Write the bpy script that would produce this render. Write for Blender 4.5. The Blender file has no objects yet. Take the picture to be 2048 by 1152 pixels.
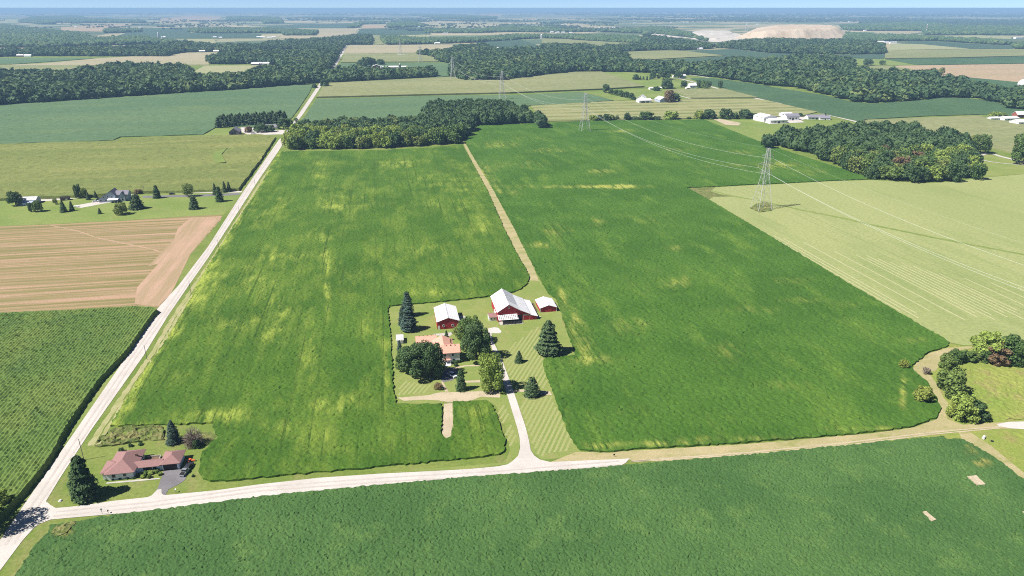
import bpy, math, random
import numpy as np
from mathutils import Vector, Matrix
from mathutils.geometry import delaunay_2d_cdt
R = math.radians
random.seed(7); rng = np.random.default_rng(7)
sc = bpy.context.scene; COL = sc.collection

# ------------------------------------------------------------ camera, light, exposure
H = 150.0; F = 1420.0; PITCH = math.atan(560/1420.0); CP, SP = math.cos(PITCH), math.sin(PITCH)
cd = bpy.data.cameras.new("camera"); cam = bpy.data.objects.new("camera", cd); COL.objects.link(cam)
cam.location = (0, 0, H); cam.rotation_euler = (math.pi/2-PITCH, 0, 0)
cd.sensor_width = 36; cd.lens = 36*F/2048; cd.clip_start = 1; cd.clip_end = 200000
sc.camera = cam
SUN_EL, SUN_AZ = R(52), R(250)
w = bpy.data.worlds.new("World"); sc.world = w; w.use_nodes = True
nt = w.node_tree; nt.nodes.clear()
sky = nt.nodes.new("ShaderNodeTexSky"); sky.sky_type = 'NISHITA'; sky.sun_disc = False
sky.sun_elevation = SUN_EL; sky.sun_rotation = SUN_AZ; sky.altitude = 6000; sky.air_density = 0.7; sky.dust_density = 0.0; sky.ozone_density = 4
bg = nt.nodes.new("ShaderNodeBackground"); bg.inputs[1].default_value = 0.07
ow = nt.nodes.new("ShaderNodeOutputWorld"); nt.links.new(sky.outputs[0], bg.inputs[0]); nt.links.new(bg.outputs[0], ow.inputs[0])
sd = bpy.data.lights.new("sun", 'SUN'); sd.energy = 5.0; sd.angle = R(0.5); sd.color = (1, .955, .89)
so = bpy.data.objects.new("sun", sd); COL.objects.link(so)
tosun = Vector((math.sin(SUN_AZ)*math.cos(SUN_EL), math.cos(SUN_AZ)*math.cos(SUN_EL), math.sin(SUN_EL)))
so.rotation_euler = tosun.to_track_quat('Z', 'Y').to_euler(); so.location = (-200, -80, 400)
vs = sc.view_settings; vs.view_transform = 'Standard'; vs.look = 'None'; vs.exposure = 0.75; vs.gamma = 1
sc.cycles.use_denoising = False; sc.cycles.filter_width = 1.05; sc.cycles.sample_clamp_indirect = 3
sc.cycles.max_bounces = 4; sc.cycles.diffuse_bounces = 2; sc.cycles.transmission_bounces = 2; sc.cycles.volume_bounces = 0

# ------------------------------------------------------------ surveying: where a sight line meets the land
def G(x, y, z=0.0):
    u = (x-1024)/F; v = (y-576)/F; t = (H-z)/(v*CP+SP)
    return (u*t, (CP-v*SP)*t)
def PX(X, Y, Z=0.0):
    dz = H-Z; zc = Y*CP+dz*SP
    return 1024+F*X/zc, 576+F*(dz*CP-Y*SP)/zc
def topz(Y, ytop):
    v = (ytop-576)/F; return H-Y*(SP+v*CP)/(CP-v*SP)
def mpp(x, y):                       # metres per pixel across at a ground point
    v = (y-576)/F; return H/(v*CP+SP)/F
FR = dict(P=(0,0,1), A0=(0,0,3.9385), A1=(510,0,3.9385), A2=(1020,0,3.9385), A3=(1528,0,3.9385),
          B0=(0,10,5.851), B1=(340,10,5.851), B2=(680,10,5.851), B3=(1020,10,5.851), B4=(1360,10,5.851), B5=(1698,10,5.851),
          L0=(0,280,3.9385), L1=(510,280,3.9385), L2=(1020,280,3.9385), L3=(1528,280,3.9385),
          K0=(0,570,3.9385), K1=(0,860,3.9385), Y0=(740,560,8.227), Y1=(940,560,8.227), Y2=(780,640,7.2), Y3=(940,630,3.49),
          Q0=(1700,640,4.431), Q1=(1700,840,4.431), HS=(190,850,7.2), W0=(0,360,10.24), W1=(190,360,8.904), E0=(1500,210,7.877),
          E1=(1200,130,6.827), E2=(420,225,11.38), E3=(1900,200,8.865))
def px(spec):                        # 'A0', pts, 'A1', pts ... -> pixel list
    out = []
    for k in range(0, len(spec), 2):
        x0, y0, s = FR[spec[k]]; out += [(x0+p[0]/s, y0+p[1]/s) for p in spec[k+1]]
    return out
def gp(*spec, z=0.0): return [G(a, b, z) for a, b in px(spec)]
AX = R(10.2); EX = Vector((math.cos(AX), math.sin(AX), 0)); NO = Vector((-math.sin(AX), math.cos(AX), 0))

# ------------------------------------------------------------ objects
def tag(o, label=None, cat=None, group=None, kind=None):
    if label: o['label'] = label
    if cat: o['category'] = cat
    if group: o['group'] = group
    if kind: o['kind'] = kind
    return o
def empty(name, loc, rz=0.0, sc_=1.0):
    o = bpy.data.objects.new(name, None); o.location = loc; o.rotation_euler = (0, 0, rz); o.scale = (sc_,)*3 if not isinstance(sc_, tuple) else sc_
    o.empty_display_size = .1; COL.objects.link(o); return o
def mesh_np(name, V, Fc, mat=None, smooth=False):
    V = np.asarray(V, dtype=np.float32).reshape(-1, 3)
    me = bpy.data.meshes.new(name)
    if isinstance(Fc, np.ndarray):
        n, k = Fc.shape; tot = n*k
        me.vertices.add(len(V)); me.vertices.foreach_set("co", V.ravel())
        me.loops.add(tot); me.loops.foreach_set("vertex_index", Fc.astype(np.int32).ravel())
        me.polygons.add(n); me.polygons.foreach_set("loop_start", np.arange(0, tot, k, dtype=np.int32))
        me.update(calc_edges=True)
    else:
        me.from_pydata([tuple(map(float, v)) for v in V], [], Fc); me.update()
    if not smooth: me.shade_flat()
    if mat: me.materials.append(mat)
    return me
def link(name, me, parent=None):
    o = bpy.data.objects.new(name, me); COL.objects.link(o)
    if parent: o.parent = parent
    return o

# ------------------------------------------------------------ materials
class NB:
    def __init__(s, name):
        s.m = bpy.data.materials.new(name); s.m.use_nodes = True; s.t = s.m.node_tree; s.t.nodes.clear()
        s.out = s.n("ShaderNodeOutputMaterial"); s.b = s.n("ShaderNodeBsdfPrincipled"); s.l(s.b.outputs[0], s.out.inputs[0])
        s.b.inputs['Roughness'].default_value = .9; s.b.inputs['Specular IOR Level'].default_value = .15
    def n(s, t): return s.t.nodes.new(t)
    def l(s, a, b): s.t.links.new(a, b)
    def pos(s, rot=None, scale=(1, 1, 1), obj=False):
        if obj: p = s.n("ShaderNodeTexCoord").outputs['Object']
        else: p = s.n("ShaderNodeNewGeometry").outputs['Position']
        if rot is not None:
            v = s.n("ShaderNodeVectorRotate"); v.rotation_type = 'Z_AXIS'; v.inputs['Angle'].default_value = -rot; s.l(p, v.inputs['Vector']); p = v.outputs[0]
        if scale != (1, 1, 1):
            v = s.n("ShaderNodeVectorMath"); v.operation = 'MULTIPLY'; v.inputs[1].default_value = scale; s.l(p, v.inputs[0]); p = v.outputs[0]
        return p
    def noise(s, vec, scale, detail=3, rough=.55, dist=0):
        n = s.n("ShaderNodeTexNoise"); n.inputs['Scale'].default_value = scale; n.inputs['Detail'].default_value = detail
        n.inputs['Roughness'].default_value = rough; n.inputs['Distortion'].default_value = dist; s.l(vec, n.inputs['Vector']); return n.outputs['Fac']
    def rng(s, x, a, b, lo=0.0, hi=1.0):
        n = s.n("ShaderNodeMapRange"); n.interpolation_type = 'SMOOTHSTEP'
        for k, v in (('From Min', a), ('From Max', b), ('To Min', lo), ('To Max', hi)): n.inputs[k].default_value = v
        s.l(x, n.inputs['Value']); return n.outputs[0]
    def mul(s, a, b, op='MULTIPLY'):
        n = s.n("ShaderNodeMath"); n.operation = op
        for i, v in enumerate((a, b)):
            if isinstance(v, (int, float)): n.inputs[i].default_value = v
            else: s.l(v, n.inputs[i])
        return n.outputs[0]
    def mix(s, f, a, b):
        n = s.n("ShaderNodeMix"); n.data_type = 'RGBA'
        if isinstance(f, (int, float)): n.inputs[0].default_value = f
        else: s.l(f, n.inputs[0])
        for i, v in ((6, a), (7, b)):
            if isinstance(v, tuple): n.inputs[i].default_value = (*v[:3], 1)
            else: s.l(v, n.inputs[i])
        return n.outputs[2]
    def attr(s, name):
        n = s.n("ShaderNodeAttribute"); n.attribute_name = name; return n
    def bump(s, h, strength, dist):
        n = s.n("ShaderNodeBump"); n.inputs['Strength'].default_value = strength; n.inputs['Distance'].default_value = dist
        s.l(h, n.inputs['Height']); s.l(n.outputs[0], s.b.inputs['Normal'])
    def col(s, c):
        if isinstance(c, tuple): s.b.inputs['Base Color'].default_value = (*c, 1)
        else: s.l(c, s.b.inputs['Base Color'])
        return s.m

def fmat(name, c1, c2, c3=None, big=.012, fine=1.2, streak=None, bump=None, stretch=(1, 1), t3=.62, rough=.9, lines=None, yel=None):
    """ground cover: two hues drifting in patches, a third in streaks, fine grain and relief"""
    b = NB(name); p = b.pos(AX); ps = b.pos(AX, (stretch[0], stretch[1], 1))
    c = b.mix(b.rng(b.noise(ps, big, 5, .62), .38, .64), c1, c2)
    if c3:
        st = b.pos(AX, (streak or (1, 1))+(1,))
        c = b.mix(b.rng(b.noise(st, big*2.5, 6, .7), t3-.1, t3+.1), c, c3)
    g = b.rng(b.noise(p, fine, 4, .7), .3, .7)
    c = b.mix(b.mul(g, .45), c, tuple(v*.5 for v in c1))
    if lines:                                          # (direction 'x'|'y', period m, colour, amount)
        wv = b.n("ShaderNodeTexWave"); wv.bands_direction = 'X' if lines[0] == 'x' else 'Y'
        wv.inputs['Scale'].default_value = .314/lines[1]*1.0; wv.inputs['Distortion'].default_value = lines[4] if len(lines) > 4 else .6
        wv.inputs['Detail'].default_value = 3; wv.inputs['Detail Scale'].default_value = .08/.3
        b.l(p, wv.inputs['Vector'])
        brk = b.rng(b.noise(p, .02, 3), .35, .6, .25, 1)
        c = b.mix(b.mul(b.mul(b.rng(wv.outputs['Fac'], .35, .9), lines[3]), brk), c, lines[2])
    if yel:
        a = b.attr('yel').outputs['Fac']; st = b.pos(AX, (1, .18, 1))
        n1 = b.rng(b.noise(st, .22, 6, .75), .3, .72); n2 = b.rng(b.noise(p, .05, 5, .7), .3, .7)
        f = b.mul(a, b.mul(n1, b.mul(n2, .6, 'ADD')))
        c = b.mix(b.rng(f, .03, 1.0, 0, .95), c, yel)
        strk = b.rng(b.noise(b.pos(AX, (1, .012, 1)), .42, 4, .75), .55, .64, 0, .75)
        c = b.mix(b.mul(strk, b.rng(a, .0, .5, .25, 1)), c, tuple(v*.55 for v in c1))
    if bump: b.bump(b.noise(p, bump[0], 5, .7), bump[1], bump[2])
    b.b.inputs['Roughness'].default_value = rough
    return b.col(c)

M = {}
M['ground'] = fmat('grass_ground', (.135,.2,.036), (.2,.24,.06), (.25,.235,.09), big=.03, fine=.8, streak=(1,.4), bump=(1.5,.4,.25))
M['lawn'] = fmat('lawn', (.19,.25,.06), (.25,.28,.085), (.29,.27,.11), big=.05, fine=1.3, bump=(2,.3,.1))
M['green_lawn'] = fmat('green_lawn', (.17,.235,.055), (.225,.275,.075), (.25,.26,.09), big=.02, fine=.6, bump=(1,.3,.1))
M['soy'] = fmat('soy_leaf', (.036,.098,.026), (.052,.125,.034), (.075,.14,.035), big=.035, fine=1.1, t3=.64, bump=(1.6,1,.5))
M['soyF'] = fmat('soy_leaf_patched', (.05,.118,.012), (.08,.16,.018), (.13,.205,.026), big=.02, fine=.8, streak=(1,.3), t3=.56, bump=(.9,.9,.45), yel=(.28,.34,.055))
M['soyfar'] = fmat('soy_far', (.092,.16,.075), (.118,.185,.085), (.14,.2,.08), big=.006, fine=.15, stretch=(.3,1), streak=(.3,1), bump=(.4,.7,.7))
M['soydark'] = fmat('soy_dark', (.06,.118,.052), (.078,.14,.062), (.092,.155,.065), big=.006, fine=.15, bump=(.4,.7,.7))
M['teal'] = fmat('soy_blue', (.06,.105,.065), (.07,.12,.075), None, big=.003, fine=.06)
M['corn1'] = fmat('corn_near', (.1,.17,.036), (.14,.2,.045), (.07,.13,.038), big=.03, fine=1.2, streak=(1,1), t3=.62)
M['corn2'] = fmat('corn_tassel', (.165,.2,.055), (.21,.235,.068), (.25,.255,.08), big=.012, fine=.35, stretch=(.2,1), streak=(.15,1.2), t3=.58, bump=(.9,.8,.7))
M['cornfar'] = fmat('corn_far', (.215,.235,.1), (.265,.27,.125), (.18,.22,.085), big=.005, fine=.1, stretch=(.3,1), streak=(.3,1))
M['stubble'] = fmat('stubble', (.45,.29,.2), (.38,.26,.15), (.17,.17,.05), big=.022, fine=.9, stretch=(.25,1), streak=(.09,4.2), t3=.49, bump=(.9,.8,.3), lines=('y',13,(.24,.2,.09),.3,9))
M['hay'] = fmat('hay_stubble', (.28,.315,.12), (.32,.345,.14), (.235,.285,.1), big=.012, fine=.5, stretch=(.5,.3), streak=(1,.15), t3=.58)
M['tan'] = fmat('tan_field', (.39,.34,.22), (.34,.31,.18), None, big=.004, fine=.08, stretch=(.3,1))
M['pink'] = fmat('bare_field', (.42,.31,.2), (.36,.29,.17), None, big=.006, fine=.08, stretch=(.3,1))
M['pale'] = fmat('pale_field', (.33,.33,.17), (.29,.31,.15), None, big=.004, fine=.08, stretch=(.3,1))
M['striped'] = fmat('strip_field', (.31,.3,.14), (.27,.28,.115), None, big=.008, fine=.2, stretch=(.1,1), lines=('y',34,(.13,.16,.055),.8,1.5))
M['gravel'] = fmat('gravel', (.57,.53,.49), (.5,.46,.42), (.44,.4,.34), big=.08, fine=3, streak=(1,1), t3=.66, bump=(4,.3,.05))
M['track'] = fmat('farm_track', (.36,.32,.16), (.43,.36,.2), (.26,.27,.09), big=.06, fine=1.6, streak=(.5,1), t3=.56, bump=(2,.4,.1))
M['dirt'] = fmat('dirt', (.5,.42,.3), (.42,.35,.24), (.28,.27,.12), big=.1, fine=2, t3=.62, bump=(2,.4,.1))
M['asphalt'] = fmat('asphalt', (.17,.16,.17), (.21,.2,.21), (.3,.28,.28), big=.12, fine=3, t3=.68)
M['concrete'] = fmat('concrete', (.5,.47,.42), (.42,.4,.36), None, big=.3, fine=4)
M['meadow'] = fmat('rough_meadow', (.2,.27,.05), (.27,.3,.07), (.3,.26,.1), big=.045, fine=.9, t3=.58, bump=(1.1,.8,.4))
M['weeds'] = fmat('weedy', (.13,.17,.045), (.27,.24,.1), (.09,.13,.03), big=.15, fine=2, t3=.55, bump=(1.2,.8,.5))

def pmat(name, c, rough=.6, var=.12, scale=1.5, bump=0, metal=0, ribs=None, c2=None, spec=.3):
    """painted / built surface with weathering; ribs=(axis, period) gives boards or roof seams"""
    b = NB(name); p = b.pos(obj=True)
    n = b.noise(p, scale, 5, .65)
    c = b.mix(b.rng(n, .35, .7), c, c2 or tuple(v*(1-var*2.2) for v in c))
    b.b.inputs['Roughness'].default_value = rough; b.b.inputs['Metallic'].default_value = metal; b.b.inputs['Specular IOR Level'].default_value = spec
    if ribs:
        wv = b.n("ShaderNodeTexWave"); wv.bands_direction = ribs[0]; wv.inputs['Scale'].default_value = .314/ribs[1]; b.l(p, wv.inputs['Vector'])
        b.bump(wv.outputs['Fac'], .6, .04)
    elif bump: b.bump(n, .5, bump)
    return b.col(c)
M['red'] = pmat('red_board', (.42,.03,.04), .7, .14, .8)
M['white'] = pmat('white_board', (.8,.81,.83), .6, .05, .7)
M['trim'] = pmat('white_trim', (.8,.8,.8), .6, .05)
M['metal_roof'] = pmat('white_metal_roof', (.78,.77,.77), .45, .07, .35, ribs=('X',.9), spec=.4)
M['old_roof'] = pmat('grey_metal_roof', (.55,.56,.59), .5, .16, .5, ribs=('X',.9), c2=(.43,.4,.38), spec=.4)
M['shingle'] = pmat('red_brown_shingle', (.3,.165,.15), .9, .15, 3, bump=.03, c2=(.22,.13,.125))
M['salmon'] = pmat('salmon_shingle', (.66,.35,.26), .9, .1, 2, bump=.03)
M['grey_shingle'] = pmat('grey_shingle', (.24,.23,.27), .9, .12, 2, bump=.03)
M['bluewall'] = pmat('blue_grey_siding', (.36,.41,.52), .7, .08, 1)
M['bluemetal'] = pmat('pale_blue_metal', (.42,.48,.6), .5, .08, .5)
M['mauve'] = pmat('weathered_board', (.27,.22,.24), .9, .18, 1)
M['glass'] = pmat('window_glass', (.02,.025,.03), .15, .1, spec=.5)
M['dark'] = pmat('dark_parts_and_shade', (.018,.014,.014), .9, .2)  # near-black for dark parts; also stands for shade inside bays and pipe
M['darkdoor'] = pmat('dark_brown_door', (.05,.03,.028), .7, .2)
M['brick'] = pmat('brown_wood', (.2,.12,.08), .9, .2)
M['pole'] = pmat('weathered_pole', (.26,.22,.19), .9, .15, 3)
M['steel'] = pmat('galvanised_steel', (.5,.5,.5), .5, .08, 1, spec=.4)
M['wire'] = pmat('conductor', (.72,.72,.68), .5, .03)
M['insul'] = pmat('insulator', (.45,.42,.38), .4, .1)
M['rubber'] = pmat('tyre', (.02,.02,.02), .9, .1)
M['carwhite'] = pmat('car_white', (.8,.8,.82), .25, .03, spec=.5)
M['carsilver'] = pmat('car_silver', (.42,.44,.47), .3, .05, metal=.5, spec=.5)
M['cardark'] = pmat('car_dark', (.03,.03,.035), .3, .05, spec=.5)
M['orange'] = pmat('orange_paint', (.6,.13,.04), .5, .1)
M['bark'] = pmat('bark', (.11,.085,.065), .95, .25, 3)
M['spoil'] = pmat('spoil_earth', (.52,.42,.31), .95, .12, .012, c2=(.4,.31,.2))
M['spoilpale'] = pmat('limestone_spoil', (.55,.5,.43), .95, .14, .012)
M['silo'] = pmat('silo_concrete', (.6,.6,.58), .7, .1)
M['redfar'] = pmat('barn_red_far', (.33,.1,.07), .8, .1)

def leafmat(name, cols, attr=None, trans=.22):
    b = NB(name)
    if attr: f = b.attr(attr).outputs['Fac']
    else: f = b.n("ShaderNodeObjectInfo").outputs['Random']
    cr = b.n("ShaderNodeValToRGB"); e = cr.color_ramp
    for i, (q, c) in enumerate(cols):
        el = e.elements[i] if i < 2 else e.elements.new(q)
        el.position = q; el.color = (*c, 1)
    b.l(f, cr.inputs[0]); c = cr.outputs[0]
    n = b.rng(b.noise(b.pos(), 1.5, 4, .75), .32, .68)
    hs = b.n("ShaderNodeHueSaturation"); b.l(c, hs.inputs['Color']); b.l(b.rng(n, 0, 1, .6, 1.65), hs.inputs['Value']); c = hs.outputs[0]  # noise paints bright leaf highlights against dark into the crown colour
    b.b.inputs['Roughness'].default_value = .75; b.b.inputs['Specular IOR Level'].default_value = .25
    b.col(c)
    tr = b.n("ShaderNodeBsdfTranslucent"); b.l(c, tr.inputs[0]); mx = b.n("ShaderNodeMixShader"); mx.inputs[0].default_value = trans
    b.l(b.b.outputs[0], mx.inputs[1]); b.l(tr.outputs[0], mx.inputs[2]); b.l(mx.outputs[0], b.out.inputs[0])
    return b.m
M['leaf'] = leafmat('broadleaf', [(0,(.075,.135,.036)),(.45,(.115,.18,.045)),(.8,(.15,.21,.052)),(1,(.19,.22,.06))])
M['leafdark'] = leafmat('dark_broadleaf', [(0,(.062,.112,.04)),(1,(.082,.138,.048))])
M['leaflight'] = leafmat('light_broadleaf', [(0,(.25,.33,.07)),(1,(.28,.36,.08))], trans=.32)
M['leafyel'] = leafmat('yellow_green_leaf', [(0,(.24,.3,.06)),(1,(.28,.32,.07))], trans=.32)
M['leafrust'] = leafmat('rusty_leaf', [(0,(.17,.115,.065)),(1,(.19,.13,.07))])
M['leafdry'] = leafmat('dry_twigs', [(0,(.24,.19,.16)),(1,(.22,.19,.14))], trans=.1)
M['needle'] = leafmat('needles', [(0,(.05,.088,.036)),(1,(.07,.115,.045))], trans=.08)
M['bluespruce'] = leafmat('blue_spruce_needles', [(0,(.05,.088,.065)),(1,(.062,.102,.078))], trans=.08)
M['massleaf'] = leafmat('woodland_leaf', [(0,(.052,.098,.038)),(.5,(.075,.128,.046)),(.82,(.1,.155,.052)),(1,(.14,.185,.058))], attr='tint')
M['farleaf'] = leafmat('distant_leaf', [(0,(.042,.076,.04)),(1,(.066,.1,.05))], attr='tint')

# ------------------------------------------------------------ polygons of crop and ground
def inside(P, poly):
    x, y = P[:, 0], P[:, 1]; r = np.zeros(len(P), bool); n = len(poly); j = n-1
    for i in range(n):
        xi, yi = poly[i]; xj, yj = poly[j]
        if yi != yj:
            c = ((yi > y) != (yj > y)) & (x < (xj-xi)*(y-yi)/(yj-yi)+xi); r ^= c
        j = i
    return r
def edge_dist(P, poly):
    d = np.full(len(P), 1e9); n = len(poly)
    for i in range(n):
        a = np.array(poly[i]); b = np.array(poly[(i+1) % n]); ab = b-a; L = max(1e-9, ab@ab)
        t = np.clip(((P-a)@ab)/L, 0, 1); q = a+t[:, None]*ab; d = np.minimum(d, np.hypot(*(P-q).T))
    return d
def sheet(name, poly, mat, h=0.0, base=0.0, step=None, amp=0.0, rag=0.0, kind='structure', label=None, cat=None, yel=None, rows=None, holes=(), axis=AX, group=None):
    """a patch of ground (flat sheet) or of crop (a slab h high whose top is rough)"""
    P0 = [tuple(p) for p in poly]; B = []
    seg = step*1.3 if step else None
    for i, a in enumerate(P0):
        b = P0[(i+1) % len(P0)]; L = math.dist(a, b); n = max(1, int(L/seg)) if seg else 1
        for k in range(n):
            t = k/n; j = rag if k else 0
            B.append((a[0]+(b[0]-a[0])*t+random.uniform(-j, j), a[1]+(b[1]-a[1])*t+random.uniform(-j, j)))
    pts = B[:]
    if step:
        sx, sy = (rows if rows else (step, step))
        c, s = math.cos(axis), math.sin(axis); A = np.array(P0)
        u = A[:, 0]*c+A[:, 1]*s; v = -A[:, 0]*s+A[:, 1]*c
        gu, gv = np.meshgrid(np.arange(u.min(), u.max(), sx), np.arange(v.min(), v.max(), sy))
        gi = np.broadcast_to(np.arange(gu.shape[1]), gu.shape).ravel()
        gu = gu.ravel(); gv = gv.ravel(); j = .05 if rows else .35
        gu = gu+rng.uniform(-j, j, len(gu))*sx; gv = gv+rng.uniform(-.4, .4, len(gv))*sy
        Q = np.stack([gu*c-gv*s, gu*s+gv*c], 1); k = inside(Q, B)
        Q = Q[k]; gi = gi[k]; k = edge_dist(Q, B) > .45*min(sx, sy); Q = Q[k]; gi = gi[k]
        pts = pts+[tuple(q) for q in Q]
    V, _, Fc, ov, _, _ = delaunay_2d_cdt([Vector(p) for p in pts], [], [list(range(len(B)))], 1, 1e-5)
    V = np.array([(v.x, v.y) for v in V]); T = np.array([list(f) for f in Fc])
    Z = np.full(len(V), base+h)
    if amp:
        Z = Z+rng.uniform(-amp, amp, len(V))-(rng.uniform(0, 1, len(V)) < .16)*amp*rng.uniform(.8, 2.2, len(V))*(h > 0)
        if rows:
            idx = np.full(len(V), -1)
            for q, o in enumerate(ov):
                if o and o[0] >= len(B): idx[q] = gi[o[0]-len(B)]
            Z = Z+np.where(idx % 2 == 0, .0, -.33)*(idx >= 0)
    V3 = np.column_stack([V, Z])
    for hp in holes: V3[inside(V, hp), 2] = base+.02
    if h > 0:
        e = np.sort(np.concatenate([T[:, [0, 1]], T[:, [1, 2]], T[:, [2, 0]]]), 1)
        d = np.concatenate([T[:, [0, 1]], T[:, [1, 2]], T[:, [2, 0]]])
        _, inv, cnt = np.unique(e, axis=0, return_inverse=True, return_counts=True)
        be = d[cnt[inv.ravel()] == 1]; ids = np.unique(be); mp = {q: len(V3)+i for i, q in enumerate(ids)}
        low = V3[ids].copy(); low[:, 2] = base-.3
        low[:, :2] += rng.uniform(-.12, .12, (len(low), 2)) if step else 0
        if h > 1.5 and step:
            nn = np.zeros((len(V3), 2)); dd = V3[be[:, 1], :2]-V3[be[:, 0], :2]; dd = np.column_stack([dd[:, 1], -dd[:, 0]]); dd /= np.linalg.norm(dd, axis=1)[:, None]+1e-9
            np.add.at(nn, be[:, 0], dd); np.add.at(nn, be[:, 1], dd); nn = nn[ids]; nn /= np.linalg.norm(nn, axis=1)[:, None]+1e-9
            low[:, :2] += nn*rng.uniform(.3, 1.1, (len(low), 1))
        W = []
        for a, b in be: W += [(a, mp[a], mp[b]), (a, mp[b], b)]
        V3 = np.vstack([V3, low]); T = np.vstack([T, np.array(W)])
    me = mesh_np(name, V3, T, mat)
    if yel is not None:
        a = me.attributes.new('yel', 'FLOAT', 'POINT'); a.data.foreach_set('value', yel(V3).astype(np.float32))
    o = link(name, me); tag(o, label, cat, group, kind); return o

# ------------------------------------------------------------ mesh collector
class MC:
    def __init__(s): s.v = []; s.f = []
    def add(s, v, f):
        o = len(s.v); s.v += [tuple(map(float, q)) for q in v]; s.f += [[i+o for i in q] for q in f]; return s
    def box(s, x0, x1, y0, y1, z0, z1):
        return s.add([(x0,y0,z0),(x1,y0,z0),(x1,y1,z0),(x0,y1,z0),(x0,y0,z1),(x1,y0,z1),(x1,y1,z1),(x0,y1,z1)],
                     [(3,2,1,0),(4,5,6,7),(0,1,5,4),(1,2,6,5),(2,3,7,6),(3,0,4,7)])
    def prism(s, prof, y0, y1, ax='y'):            # profile of (u, z) pushed along v
        n = len(prof)
        m = (lambda u, v, z: (u, v, z)) if ax == 'y' else (lambda u, v, z: (v, u, z))
        V = [m(u, y0, z) for u, z in prof]+[m(u, y1, z) for u, z in prof]
        return s.add(V, [list(range(n)), list(range(2*n-1, n-1, -1))]+[(i, i+n, (i+1) % n+n, (i+1) % n) for i in range(n)])
    def beam(s, a, b, r, n=4, r2=None):
        a = Vector(a); b = Vector(b); d = b-a
        if d.length < 1e-6: return s
        q = d.to_track_quat('Z', 'Y'); r2 = r if r2 is None else r2
        V = [a+q@Vector((math.cos(6.2832*(i+.5)/n)*r, math.sin(6.2832*(i+.5)/n)*r, 0)) for i in range(n)]
        V += [b+q@Vector((math.cos(6.2832*(i+.5)/n)*r2, math.sin(6.2832*(i+.5)/n)*r2, 0)) for i in range(n)]
        return s.add(V, [list(range(n))[::-1], list(range(n, 2*n))]+[(i, (i+1) % n, (i+1) % n+n, i+n) for i in range(n)])
    def gable(s, x0, x1, y0, y1, ze, zr, ax='y', z0=0, xr=None):
        if ax == 'y': s.prism([(x0,z0),(x1,z0),(x1,ze),((x0+x1)/2 if xr is None else xr,zr),(x0,ze)], y0, y1)
        else: s.prism([(y0,z0),(y1,z0),(y1,ze),((y0+y1)/2 if xr is None else xr,zr),(y0,ze)], x0, x1, 'x')
        return s
    def groof(s, x0, x1, y0, y1, ze, zr, ax='y', ov=.4, t=.16, xr=None):
        a0, a1 = (x0, x1) if ax == 'y' else (y0, y1); b0, b1 = (y0, y1) if ax == 'y' else (x0, x1)
        c = (a0+a1)/2 if xr is None else xr
        sl = (zr-ze)/(c-a0); sr = (zr-ze)/(a1-c)
        prof = [(a0-ov,ze-sl*ov+.02),(c,zr+.02),(a1+ov,ze-sr*ov+.02),(a1+ov,ze-sr*ov+t),(c,zr+t*1.15),(a0-ov,ze-sl*ov+t)]
        return s.prism(prof, b0-ov, b1+ov, ax)
    def hip(s, x0, x1, y0, y1, ze, zr, ov=.6, t=.15):
        x0 -= ov; x1 += ov; y0 -= ov; y1 += ov
        if x1-x0 <= y1-y0: m = (x1-x0)/2; r = [((x0+x1)/2,y0+m),((x0+x1)/2,y1-m+.01)]; F_ = [(4,5,9,8)[:0]]
        else: m = (y1-y0)/2; r = [(x0+m,(y0+y1)/2),(x1-m+.01,(y0+y1)/2)]
        V = [(x0,y0,ze),(x1,y0,ze),(x1,y1,ze),(x0,y1,ze),(x0,y0,ze+t),(x1,y0,ze+t),(x1,y1,ze+t),(x0,y1,ze+t),(*r[0],zr),(*r[1],zr)]
        Fc = [(3,2,1,0),(0,1,5,4),(1,2,6,5),(2,3,7,6),(3,0,4,7)]
        Fc += [(4,5,8),(5,6,9,8),(6,7,9),(7,4,8,9)] if x1-x0 <= y1-y0 else [(4,5,9,8),(5,6,9),(6,7,8,9),(7,4,8)]
        return s.add(V, Fc)
    def build(s, name, mat, parent=None, label=None):
        if isinstance(mat, str): mat = M[mat]
        o = link(name, mesh_np(name, s.v, s.f, mat), parent)
        if label: o['label'] = label
        return o
def uvw(u, v, z=0): return Vector((0, 0, z))+EX*u+NO*v
def farm(name, u, v, label, cat, group=None, rz=0.0):
    o = empty(name, uvw(u, v), AX+rz); tag(o, label, cat, group); return o
def panes(parent, name, mat, rects, proud=.05, frame=None):
    """openings on walls: (face 's'|'e'|'w'|'n', plane coordinate, centre, bottom, width, height)"""
    for face, pl, c, z, w_, h_ in rects:
        sg = -1 if face in 'sw' else 1
        def put(g_, d0, d1, ww, hh, zz):
            a, b = sorted((pl+sg*d0, pl+sg*d1))
            if face in 'sn': g_.box(c-ww/2, c+ww/2, a, b, zz, zz+hh)
            else: g_.box(a, b, c-ww/2, c+ww/2, zz, zz+hh)
        if frame:
            f = MC(); put(f, -.03, proud*.7, w_+.3, h_+.3, z-.15); fo = f.build(name, frame, parent)
            g = MC(); put(g, proud*.7+.003, proud+.02, w_, h_, z); g.build('pane', mat, fo)
        else:
            g = MC(); put(g, -.03, proud, w_, h_, z); g.build(name, mat, parent)

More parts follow.
